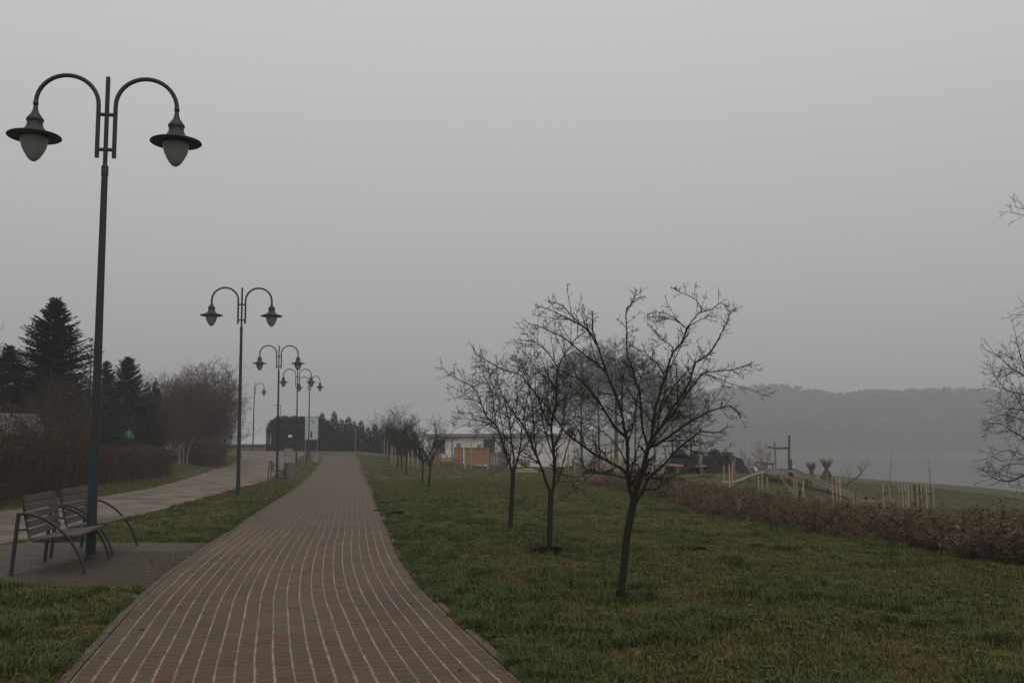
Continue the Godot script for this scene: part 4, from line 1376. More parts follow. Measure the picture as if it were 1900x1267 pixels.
func window(root: Node3D, x: float, y: float, z: float, w: float, h: float) -> void:
	var f := MB.new()
	for s in [-1.0, 1.0]:
		f.box(Vector3(x + s * (w * 0.5 - 0.035), y, z + 0.02), Vector3(0.07, h, 0.09))
		f.box(Vector3(x, y + s * (h * 0.5 - 0.035), z + 0.02), Vector3(w - 0.14, 0.07, 0.085))
	f.box(Vector3(x, y - h * 0.05, z + 0.02), Vector3(0.05, h * 0.80, 0.07))
	f.box(Vector3(x, y + h * 0.22, z + 0.02), Vector3(w - 0.14, 0.05, 0.075))
	var o := part(f, "window", M.frame, root)
	var g := MB.new()
	g.box(Vector3(x, y, z + 0.006), Vector3(w - 0.14, h - 0.14, 0.012))
	part(g, "pane", M.glass, o)
	var s := MB.new()
	s.box(Vector3(x, y - h * 0.5 - 0.03, z + 0.06), Vector3(w + 0.15, 0.05, 0.16))
	part(s, "sill", M.fascia, o)

func build_buildings() -> void:
	# white pavilion behind the playground
	var at := gp(-0.9, 86.5)
	var t := thing("pavilion", "long low white building with pale sheet roof behind the playground", "building", at, -0.2)
	gable(t, 11.6, 7.0, 2.75, 3.35, 0.35, M.wall, M.roof_pale)
	var b := MB.new()
	b.box(Vector3(0, 2.66, 3.84), Vector3(12.3, 0.22, 0.04))
	part(b, "gutter", M.fascia, t)
	for x in [-4.75, -0.35]: window(t, x, 1.75, 3.5, 1.0, 1.12)
	b = MB.new()
	b.rod(Vector3(-3.6, 0.0, 3.56), Vector3(-3.6, 2.6, 3.56), 0.05, 0.05, 8)
	part(b, "downpipe", M.fascia, t)
	# red-roofed house among the gardens
	t = thing("garden_house", "house with a red tiled roof mostly hidden behind garden shrubs", "house", gp(-32.6, 94.0), 0.15)
	gable(t, 8.5, 7.0, 2.6, 4.55, 0.4, M.wall, M.roof_red)
	window(t, -2.4, 1.9, 3.5, 1.1, 1.2)
	window(t, 1.8, 1.9, 3.5, 1.1, 1.2)
	# grey shed in the near garden
	t = thing("garden_shed", "small shed with a grey corrugated roof behind the near hedge", "shed", gp(-17.75, 33.0), 0.75)
	gable(t, 2.6, 2.2, 1.6, 2.2, 0.2, M.plank_grey, M.shed_roof)
	for i in 12:
		b = MB.new()
		var x := -1.32 + i * 0.24
		b.bar(Vector3(x, 2.29, 0.02), Vector3(x, 1.58, 1.32), 0.05, 0.035)
		part(b, "roof_rib", M.shed_roof, t)
	# low pale building far off by the road
	t = thing("long_shed", "long low shed with a pale roof beyond the side road", "shed", gp(-30.0, 112.0), 0.06)
	gable(t, 7.0, 4.0, 0.75, 1.5, 0.3, M.plank_grey, M.roof_pale)
	# rail fence along the far road
	t = thing("rail_fence", "low weathered rail fence along the far road", "fence", gp(-24.5, 97.0), -0.02)
	for i in 7:
		b = MB.new()
		b.box(Vector3(-6.0 + i * 2.0, 0.25, 0), Vector3(0.12, 1.0, 0.12))
		part(b, "post", M.log, t)
	for y in [0.25, 0.62]:
		for i in 6:
			b = MB.new()
			b.box(Vector3(-5.0 + i * 2.0, y, 0.08), Vector3(1.98, 0.14, 0.04))
			part(b, "rail", M.log, t)
	# teal parasol folded in a garden
	t = thing("parasol", "small teal parasol half folded above the clipped brown hedge", "parasol", gp(-18.15, 46.0))
	b = MB.new()
	b.rod(Vector3(0, -0.1, 0), Vector3(0.03, 2.0, 0), 0.02, 0.02, 6)
	part(b, "pole", M.silver, t)
	b = MB.new()
	b.lathe(Vector3(0.03, 0, 0), [Vector2(0.30, 1.42), Vector2(0.27, 1.50), Vector2(0.22, 1.66), Vector2(0.10, 1.78), Vector2(0.0, 1.80)], 8)
	part(b, "canopy", M.teal, t)

# ---------------------------------------------------------------- playground
func stake(label: String, group: String, x: float, d: float, h: float, lean := 0.0, r := 0.034, m: Material = null) -> Node3D:
	var t := thing("wooden_stake", label, "stake", gp(x, d), rng.randf() * TAU, group)
	var b := MB.new()
	b.tube(PackedVector3Array([Vector3(0, -0.15, 0), Vector3(lean * 0.5, h * 0.5, 0), Vector3(lean, h - 0.05, 0), Vector3(lean, h, 0)]), PackedFloat32Array([r, r, r * 0.97, r * 0.8]), 7)
	part(b, "shaft", m if m else (M.stake if rng.randf() < 0.6 else M.stake_pale), t)
	return t

func tie(t: Node3D, a: Vector3, e: Vector3) -> void:
	var b := MB.new()
	b.bar(a, e, 0.03, 0.07)
	part(b, "tie", M.log_dark, t)

func ux(u: float, d: float) -> float: # metres to the side for a bearing measured on the photograph at distance d
	return (u - 950.0) / 1811.0 * d

const ORDER := ["first", "second", "third", "fourth", "fifth", "sixth", "seventh", "eighth", "ninth", "tenth", "eleventh", "twelfth", "thirteenth", "fourteenth", "fifteenth", "sixteenth"]

func stakes(us: Array, d: float, h: float, label: String, group: String) -> void:
	for i in us.size():
		var u: float = us[i]
		var dd: float = d + rng.randf_range(-0.5, 0.5)
		stake(label + ((", %s from left" % ORDER[i]) if us.size() > 1 else ""), group, ux(u, dd), dd, h * rng.randf_range(0.92, 1.08), rng.randf_range(-0.05, 0.05))

func sapling(label: String, x: float, d: float, h: float) -> void:
	var t := thing("sapling", label, "sapling", gp(x, d))
	var b := MB.new()
	b.col = Color(0.10, 0.085, 0.075)
	b.rod(Vector3(0, -0.1, 0), Vector3(0.03, h * 0.6, 0), 0.02, 0.012, 5)
	part(b, "stem", M.bark, t)
	b = MB.new()
	b.col = Color(0.10, 0.085, 0.075)
	shoot(b, Vector3(0.03, h * 0.6, 0), Vector3.UP, h * 0.45, 0.012, 1, {"seg": 0.2, "wander": 0.08, "up": 0.1, "kids": 5.0, "ratio": 0.4, "ahead": 1.6, "tip": 0.004})
	part(b, "twigs", M.bark, t)

func build_playground() -> void:
	var b := MB.new()
	var t: Node3D
	# --- stakes of newly planted trees
	stakes([726, 729, 733], 66.0, 1.25, "pale stake at the far end of the tree row", "stakes by the tree row")
	stakes([758, 766, 775], 66.0, 1.15, "pale stake left of the grey and orange exercise frame", "stakes left of the exercise frame")
	stakes([1049, 1055, 1066], 58.0, 1.75, "pale stake left of the wooden palisade", "stakes left of the palisade")
	stakes([1342], 47.0, 1.4, "lone slender stake left of the silver log ramp", "")
	stakes([1353, 1356.5], 47.5, 1.4, "orange stake at the foot of the log ramp", "stakes at the ramp foot")
	stakes([1407, 1413, 1424], 46.0, 1.25, "pale stake in front of the play ship's mound", "stakes before the mound")
	stakes([1472, 1477, 1488], 45.5, 1.2, "pale stake in front of the upper slide", "stakes before the slide")
	stakes([1543, 1550, 1557], 44.5, 1.3, "pale stake at the foot of the slide", "stakes at the slide foot")
	stakes([1636, 1649, 1665, 1672, 1677, 1682, 1689, 1700, 1707, 1716, 1720, 1729], 44.5, 1.12, "pale stake in the cluster of young trees near the shore", "stakes near the shore")
	for q in [[1642.0, 13.0], [1671.0, 12.0], [1703.0, 10.0], [1724.0, 9.0]]:
		t = thing("stake_tie", "dark strap tying shore stakes together, %s from left" % ORDER[int(13.0 - q[1]) if q[1] > 11.0 else int(12.0 - q[1])], "strap", gp(ux(q[0], 44.5), 44.5), 0.0, "straps on the shore stakes")
		b = MB.new()
		b.bar(Vector3(-0.16, 0.66, 0), Vector3(0.16, 0.69, 0.02), 0.03, 0.08)
		part(b, "band", M.log_dark, t)
	sapling("thin leafless sapling rising from the left of the shore stakes", ux(1649, 44.6), 44.6, 2.3)
	sapling("dark leafless sapling rising from the right of the shore stakes", ux(1723, 44.6), 44.6, 2.1)
	for q in [[1694.0, "left one of two dark boxes among the shore stakes"], [1702.5, "right one of two dark boxes among the shore stakes"]]:
		t = thing("post_box", q[1], "box on post", gp(ux(q[0], 45.3), 45.3))
		b = MB.new()
		b.box(Vector3(0, 0.35, 0), Vector3(0.07, 0.9, 0.07))
		part(b, "post", M.log_dark, t)
		b = MB.new()
		b.cbox(Vector3(0, 0.92, 0), Vector3(0.17, 0.24, 0.16), 0.01)
		part(b, "box", M.log_dark, t)
	t = thing("timber_edge", "long pale timber edging on the grass before the shore", "edging", gp(ux(1618, 47.0), 47.0), 0.10)
	for i in 3:
		b = MB.new()
		b.cbox(Vector3(-0.76 + i * 0.76, 0.06, 0), Vector3(0.74, 0.16, 0.12), 0.01)
		part(b, "timber", M.plank_brown, t)
	# --- play ship on the mound
	var D := 51.0
	var k := D / 1811.0
	var X := func(u: float) -> float: return (u - 1440.0) * k
	var Y := func(v: float) -> float: return 1.4 + (835.0 - v) * k
	t = thing("play_ship", "timber play ship with tall mast on the grass mound", "climbing frame", Vector3(ux(1440, D), 0, -D))
	b = MB.new()
	b.tube(PackedVector3Array([Vector3(X.call(1461), Y.call(884), 0.3), Vector3(X.call(1461), Y.call(850), 0.3), Vector3(X.call(1463), Y.call(808), 0.3)]), PackedFloat32Array([0.075, 0.065, 0.052]), 9)
	part(b, "mast", M.log_dark, t)
	b = MB.new()
	b.rod(Vector3(X.call(1466), Y.call(886), 0.32), Vector3(X.call(1464), Y.call(851), 0.30), 0.065, 0.055, 9)
	part(b, "mast_foot", M.log_dark, t)
	b = MB.new()
	b.rod(Vector3(X.call(1444), Y.call(874), -0.5), Vector3(X.call(1443), Y.call(819), -0.5), 0.05, 0.05, 8)
	part(b, "post", M.log, t)
	b = MB.new()
	b.tube(PackedVector3Array([Vector3(X.call(1423), Y.call(829.5), 0.28), Vector3(X.call(1443), Y.call(831.5), 0.1), Vector3(X.call(1462), Y.call(831), 0.2)]), PackedFloat32Array([0.04, 0.055, 0.05]), 8)
	part(b, "yard", M.log_dark, t)
	b = MB.new()
	b.tube(PackedVector3Array([Vector3(X.call(1402), Y.call(857), 0.1), Vector3(X.call(1418), Y.call(860), 0.2), Vector3(X.call(1436.5), Y.call(860), 0.1)]), PackedFloat32Array([0.03, 0.05, 0.05]), 8)
	part(b, "yard", M.log_dark, t)
	b = MB.new()
	b.rod(Vector3(X.call(1422), Y.call(876), 0.0), Vector3(X.call(1422.5), Y.call(848), 0.0), 0.07, 0.06, 8)
	part(b, "post", M.log, t)
	b = MB.new()
	b.box(Vector3(X.call(1418.5), Y.call(852), 0.1), Vector3(0.13, 0.24, 0.12))
	part(b, "beam_end", M.stake_pale, t)
	b = MB.new()
	b.rod(Vector3(X.call(1431.5), Y.call(876), 0.2), Vector3(X.call(1431.5), Y.call(860), 0.2), 0.035, 0.035, 7)
	part(b, "post", M.log_dark, t)
	b = MB.new()
	b.cbox(Vector3(X.call(1417), Y.call(867), -0.3), Vector3(0.42, 0.28, 0.1), 0.01)
	part(b, "panel", M.log, t)
	for i in 6: # deck boards
		b = MB.new()
		b.cbox(Vector3(X.call(1416 + i * 8.3), Y.call(874.5), 0.0), Vector3(0.225, 0.07, 1.3), 0.008)
		part(b, "deck_board", M.log, t)
	b = MB.new()
	b.bar(Vector3(X.call(1413), Y.call(875), 0.72), Vector3(X.call(1461), Y.call(874), 0.72), 0.08, 0.15)
	part(b, "deck_beam", M.silver, t)
	b = MB.new()
	b.bar(Vector3(X.call(1436), Y.call(871), 0.62), Vector3(X.call(1460), Y.call(870.5), 0.62), 0.06, 0.07)
	part(b, "rail", M.log_dark, t)
	b = MB.new()
	b.bar(Vector3(X.call(1440), Y.call(880), 0.9), Vector3(X.call(1467), Y.call(888), 0.9), 0.08, 0.14)
	part(b, "hull_plank", M.log_pink, t)
	for x in [1416.0, 1438.0, 1458.0]:
		b = MB.new()
		b.rod(Vector3(X.call(x), Y.call(905), 0.55), Vector3(X.call(x), Y.call(876), 0.55), 0.06, 0.06, 8)
		part(b, "leg", M.log_dark, t)
	# log ramp
	t = thing("log_ramp", "weathered silver log ramp climbing the mound to the play ship", "ramp", Vector3(ux(1440, D), 0, -D))
	b = MB.new()
	b.tube(PackedVector3Array([Vector3(X.call(1357), Y.call(892.5), 0.9), Vector3(X.call(1368), Y.call(889), 0.9), Vector3(X.call(1385), Y.call(882), 0.8), Vector3(X.call(1412), Y.call(874.5), 0.7)]), PackedFloat32Array([0.08, 0.085, 0.08, 0.075]), 9)
	part(b, "log", M.silver, t)
	b = MB.new()
	b.tube(PackedVector3Array([Vector3(X.call(1330), Y.call(893.5), 1.0), Vector3(X.call(1345), Y.call(894), 1.0), Vector3(X.call(1358), Y.call(892.5), 0.95)]), PackedFloat32Array([0.07, 0.075, 0.075]), 9)
	part(b, "log", M.silver, t)
	for q in [[1334.0, 894.0, 1.0], [1357.0, 893.0, 0.95], [1384.0, 883.0, 0.8]]:
		b = MB.new()
		var px: float = X.call(q[0])
		b.rod(Vector3(px, gy(ux(1440, D) + px, D - q[2]) - 0.1, q[2]), Vector3(px, Y.call(q[1]), q[2]), 0.06, 0.06, 8)
		part(b, "support", M.log_dark, t)
	t = thing("tilted_plate", "small bright white panel tilted above the log ramp", "panel", Vector3(ux(1440, D), 0, -D))
	b = MB.new()
	b.cbox(Vector3(X.call(1395.5), Y.call(869.5), 0.7), Vector3(0.10, 0.24, 0.03), 0.004, Basis(Vector3.BACK, 0.55))
	part(b, "plate", M.white, t)
	b = MB.new()
	b.rod(Vector3(X.call(1398), Y.call(882), 0.70), Vector3(X.call(1396.5), Y.call(872), 0.68), 0.02, 0.02, 6)
	part(b, "post", M.log_dark, t)
	# slide
	t = thing("slide", "long grey timber-sided slide running down from the play ship", "slide", Vector3(ux(1440, D), 0, -D))
	var s0 := Vector3(X.call(1466), Y.call(871), 0.2)
	var s1 := Vector3(X.call(1547), Y.call(917), 2.6)
	for side in [0.0, 0.75]:
		b = MB.new()
		var off: Vector3 = Vector3(-0.12, 0, 1.0).normalized() * side
		b.bar(s0 + off, s1 + off, 0.06, 0.22)
		part(b, "side_board", M.silver if side == 0.0 else M.log, t)
	b = MB.new()
	b.bar(s0 + Vector3(-0.05, -0.06, 0.37), s1 + Vector3(-0.05, -0.06, 0.37), 0.66, 0.03)
	part(b, "chute", M.silver, t)
	b = MB.new()
	b.cbox(Vector3(X.call(1560), Y.call(926), 2.95), Vector3(0.8, 0.14, 0.66), 0.02)
	part(b, "run_out", M.silver, t)
	for f in [0.25, 0.6, 0.9]:
		var q := s0.lerp(s1, f)
		for side in [0.05, 0.7]:
			b = MB.new()
			b.rod(Vector3(q.x, gy(ux(1440, D) + q.x, D - q.z - side) - 0.1, q.z + side), Vector3(q.x, q.y - 0.1, q.z + side), 0.05, 0.05, 7)
			part(b, "support", M.log_dark, t)
	b = MB.new()
	b.box(Vector3(X.call(1466.5), Y.call(866), 0.55), Vector3(0.06, 0.10, 0.05))
	part(b, "cap", M.white, t)
	# rope ladder
	t = thing("rope_ladder", "rope ladder with pale rungs hanging down the mound", "ladder", Vector3(ux(1440, D), 0, -D))
	for i in 9:
		var f := i / 8.0
		var u := lerpf(1434.5, 1443.0, f * f)
		var z := lerpf(0.95, 3.3, f)
		b = MB.new()
		b.rod(Vector3(X.call(u) - 0.075, Y.call(lerpf(878, 914, f)), z), Vector3(X.call(u) + 0.075, Y.call(lerpf(878.6, 914.6, f)), z), 0.026, 0.026, 6)
		part(b, "rung", M.stake_pale, t)
	for side in [-0.07, 0.07]:
		var p := PackedVector3Array()
		for i in 9:
			var f := i / 8.0
			p.append(Vector3(X.call(lerpf(1434.5, 1443.0, f * f)) + side, Y.call(lerpf(877, 915, f)), lerpf(0.95, 3.3, f)))
		b = MB.new()
		b.tube(p, PackedFloat32Array([0.012, 0.012, 0.012, 0.012, 0.012, 0.012, 0.012, 0.012, 0.012]), 5)
		part(b, "rope", M.log_dark, t)
	# crossed poles
	t = thing("crossed_poles", "two reddish poles crossed like an X beside the evergreen shrubs", "play frame", Vector3(ux(1440, D), 0, -D))
	for q in [[1354.0, 846.0, 1367.0, 892.0], [1363.0, 846.0, 1356.0, 892.0]]:
		b = MB.new()
		var foot := Vector3(X.call(q[2]), 0, 0.2)
		foot.y = gy(ux(1440, D) + foot.x, D - 0.2) - 0.15
		b.rod(foot, Vector3(X.call(q[0]), Y.call(q[1]), 0.2), 0.05, 0.04, 7)
		part(b, "pole", M.log_pink, t)
	# willow tepees
	for q in [[1505.0, 62.0, 0.62, 1.6, "small willow tepee with a tufted top beyond the slide"], [1533.0, 59.0, 0.85, 1.75, "larger willow tepee with a tufted top beyond the slide"]]:
		var x := ux(q[0], q[1])
		t = thing("willow_tepee", q[4], "tepee", gp(x, q[1]))
		var h: float = q[3]
		var r: float = q[2]
		b = MB.new()
		for i in 110:
			b.col = [Color(0.13, 0.085, 0.06), Color(0.10, 0.07, 0.06), Color(0.16, 0.11, 0.08)][i % 3] * rng.randf_range(0.8, 1.2)
			var a := rng.randf() * TAU
			var o := Vector3(cos(a), 0, sin(a))
			var neck := Vector3(0, h * 0.82, 0) + o * 0.08
			b.tube(PackedVector3Array([o * r * rng.randf_range(0.85, 1.0) - Vector3.UP * 0.1, o * r * 0.55 + Vector3.UP * h * 0.42, neck, neck + (Vector3.UP * 1.2 + o * 0.5 + rdir() * 0.35).normalized() * h * rng.randf_range(0.2, 0.42)]), PackedFloat32Array([0.016, 0.015, 0.013, 0.006]), 4, false)
		part(b, "willow_rods", M.bark, t)
		b = MB.new()
		b.col = Color(0.12, 0.09, 0.06)
		b.lathe(Vector3(0, h * 0.80, 0), [Vector2(0.085, -0.03), Vector2(0.11, -0.02), Vector2(0.11, 0.03), Vector2(0.085, 0.04)], 10)
		part(b, "binding", M.bark, t)
	# --- exercise frames and boarded panels before the pavilion
	for q in [[807.5, 67.0, 1.32, false, "grey and orange exercise frame nearest the bare tree row"], [851.0, 66.5, 1.55, true, "grey and orange exercise frame with yellow cap left of the boarded panel"], [889.0, 69.5, 1.55, true, "yellow-capped exercise frame rising behind the boarded panel"], [934.0, 69.5, 1.42, true, "yellow-capped exercise frame behind the slatted screen"]]:
		t = thing("exercise_frame", q[4], "exercise machine", gp(ux(q[0], q[1]), q[1]), 0.0, "outdoor exercise machines")
		var h: float = q[2]
		for s in [-1.0, 1.0]:
			b = MB.new()
			b.rod(Vector3(s * 0.24, -0.1, 0), Vector3(s * 0.24, h * 0.88, 0), 0.075, 0.075, 10)
			part(b, "post", M.steel_light, t)
		b = MB.new()
		b.cbox(Vector3(0, h * 0.5, 0), Vector3(0.32, h * 0.72, 0.06), 0.01)
		part(b, "panel", M.orange, t)
		if q[3]:
			b = MB.new()
			b.cbox(Vector3(0, h * 0.93, 0), Vector3(0.30, h * 0.16, 0.20), 0.01)
			part(b, "head", M.steel_light, t)
			b = MB.new()
			b.cbox(Vector3(0, h * 1.05, 0), Vector3(0.38, 0.12, 0.26), 0.02)
			part(b, "cap", M.yellow, t)
		b = MB.new()
		b.rod(Vector3(-0.45, h * 0.35, 0.12), Vector3(0.45, h * 0.35, 0.12), 0.025, 0.025, 6)
		part(b, "foot_bar", M.steel_light, t)
	t = thing("low_barrier", "low orange barrier with dark posts between the exercise frames", "barrier", gp(ux(829, 67.5), 67.5))
	for i in 3:
		b = MB.new()
		b.box(Vector3(-0.42 + i * 0.42, 0.32, 0), Vector3(0.08, 0.86, 0.08))
		part(b, "post", M.frame, t)
	for y in [0.34, 0.52]:
		b = MB.new()
		b.cbox(Vector3(0, y, 0.06), Vector3(1.05, 0.14, 0.04), 0.008)
		part(b, "rail", M.orange, t)
	t = thing("boarded_panel", "reddish boarded play panel standing on posts before the white building", "play panel", gp(ux(884, 64.5), 64.5))
	for i in 10:
		b = MB.new()
		b.cbox(Vector3(-0.68 + i * 0.151, 0.83, 0), Vector3(0.147, 1.04, 0.035), 0.006)
		part(b, "board", M.plank_red, t)
	for s in [-1.0, 1.0]:
		b = MB.new()
		b.box(Vector3(s * 0.76, 0.62, -0.04), Vector3(0.09, 1.5, 0.09))
		part(b, "post", M.stake, t)
	b = MB.new()
	b.cbox(Vector3(0, 1.39, 0), Vector3(1.66, 0.07, 0.16), 0.008)
	part(b, "top_rail", M.plank_brown, t)
	stakes([863], 63.5, 1.25, "pale stake at the left edge of the boarded panel", "")
	stakes([874], 63.5, 1.70, "tall pale stake in front of the boarded panel", "")
	t = thing("slatted_screen", "grey weathered slatted screen right of the boarded panel", "screen", gp(ux(924, 65.0), 65.0))
	for i in 12:
		b = MB.new()
		b.cbox(Vector3(-0.58 + i * 0.105, 0.6, 0), Vector3(0.085, 1.15, 0.025), 0.004)
		part(b, "slat", M.plank_grey, t)
	for y in [0.3, 0.95]:
		b = MB.new()
		b.box(Vector3(0, y, -0.03), Vector3(1.25, 0.08, 0.03))
		part(b, "rail", M.plank_grey, t)
	t = thing("spring_toy", "orange spring seat toy behind the middle bare tree", "play toy", gp(ux(975, 63.0), 63.0))
	b = MB.new()
	b.cbox(Vector3(0, 0.55, 0), Vector3(0.62, 0.42, 0.06), 0.03)
	part(b, "body", M.plank_red, t)
	b = MB.new()
	b.cbox(Vector3(0.02, 0.58, 0), Vector3(0.34, 0.06, 0.30), 0.01)
	part(b, "seat", M.plank_red, t)
	b = MB.new()
	b.rod(Vector3(0, -0.05, 0), Vector3(0, 0.36, 0), 0.09, 0.09, 10)
	part(b, "spring", M.steel, t)
	t = thing("timber_box", "low timber sandbox edge behind the middle bare tree", "sandbox", gp(ux(975, 60.0), 60.0))
	for i in 4:
		b = MB.new()
		var a := i * PI / 2
		b.cbox(Vector3(cos(a) * 0.7, 0.12, sin(a) * 0.7), Vector3(0.12, 0.26, 1.28), 0.01, Basis(Vector3.UP, -a))
		part(b, "timber", M.stake, t)
	# palisade fort
	t = thing("palisade", "brown wooden palisade fort beyond the nearest bare tree", "play fort", gp(ux(1128, 61.0), 61.0))
	for i in 19:
		var x := -1.28 + i * 0.137
		var h := 0.50 + 0.50 * absf(sin(i * 0.42)) + rng.randf_range(-0.09, 0.09)
		b = MB.new()
		b.tube(PackedVector3Array([Vector3(x, -0.4, 0), Vector3(x, h - 0.06, 0), Vector3(x, h, 0)]), PackedFloat32Array([0.05, 0.05, 0.02]), 7)
		part(b, "palisade_post", [M.plank_brown, M.log, M.stake, M.log_dark][i % 4], t)
	for q in [[-0.75, 1.75], [0.25, 1.9], [1.35, 2.0]]:
		b = MB.new()
		b.rod(Vector3(q[0], -0.4, -0.4), Vector3(q[0], q[1], -0.4), 0.075, 0.07, 8)
		part(b, "tower_post", M.stake, t)
	b = MB.new()
	b.bar(Vector3(-0.8, 1.62, -0.4), Vector3(0.3, 1.78, -0.4), 0.08, 0.10)
	part(b, "beam", M.log, t)
	b = MB.new()
	b.bar(Vector3(-0.75, 1.25, -0.4), Vector3(0.25, 1.25, -0.4), 0.06, 0.10)
	part(b, "beam", M.log, t)
	t = thing("beam_walk", "low pinkish balance beam right of the palisade", "balance beam", gp(ux(1225, 55.0), 55.0), 0.1)
	b = MB.new()
	b.rod(Vector3(-0.9, 0.62, 0), Vector3(1.3, 0.45, 0), 0.09, 0.09, 9)
	part(b, "log", M.log_pink, t)
	for x in [-0.7, 1.0]:
		b = MB.new()
		b.rod(Vector3(x, -0.3, 0), Vector3(x, 0.5, 0), 0.07, 0.07, 8)
		part(b, "support", M.log, t)
	t = thing("rope_post", "tall tan play post before the evergreen shrubs", "play post", gp(ux(1300, 56.0), 56.0))
	b = MB.new()
	b.rod(Vector3(0, -0.3, 0), Vector3(0.0, 2.2, 0), 0.11, 0.09, 9)
	part(b, "shaft", M.log, t)
	b = MB.new()
	b.rod(Vector3(-0.3, 0.6, 0.05), Vector3(0.3, 0.62, 0.05), 0.04, 0.04, 7)
	part(b, "crossbar", M.stake, t)
	# heaps of sand and stone chips
	var n := 0
	for q in [[1100.0, 56.0, 0.62, "pinkish heap of sand before the palisade", 0], [1128.0, 55.0, 0.5, "pale heap of chippings before the palisade", 1], [1180.0, 55.0, 0.6, "heap of sand right of the nearest tree's fork", 0]]:
		n += 1
		t = thing("sand_heap", q[3], "sand heap", gp(ux(q[0], q[1]), q[1], -0.05), 0.0, "heaps in the playground")
		part(lump(q[2], 0.55, 20 + n), "heap", M.sand if q[4] == 0 else M.stone, t)
	# bare soil at the feet of the two nearest trees
	for q in [[1.03, 9.38, 0.20, "dark ring of bare soil at the nearest tree's foot"], [0.50, 13.52, 0.30, "dark ring of bare soil at the second tree's foot"]]:
		t = thing("soil_ring", q[3], "soil", gp(q[0], q[1], 0.004), 0.0, "soil at the tree feet")
		part(lump(q[2], 0.26, 60), "soil", M.soil, t)
	# molehills
	n = 0
	for q in [[2.5, 14.6, 0.16, "molehill in the trio right of the nearest tree, left one"], [2.62, 13.95, 0.17, "molehill in the trio right of the nearest tree, front one"], [3.0, 14.9, 0.14, "molehill in the trio right of the nearest tree, back one"], [3.55, 14.4, 0.15, "lone molehill a little farther right on the lawn"], [1.62, 14.3, 0.15, "molehill just behind the nearest tree's trunk"], [-3.05, 22.4, 0.20, "molehill close to the path, left of a pair"], [-2.55, 21.6, 0.22, "molehill close to the path, right of a pair"], [-3.0, 27.0, 0.18, "molehill farthest along the path edge"], [4.0, 7.9, 0.09, "small dark soil clump in the near right lawn"]]:
		n += 1
		t = thing("molehill", q[3], "molehill", gp(q[0], q[1], -0.01), 0.0, "molehills in the lawn")
		part(lump(q[2], 0.32, 40 + n), "soil", M.soil, t)

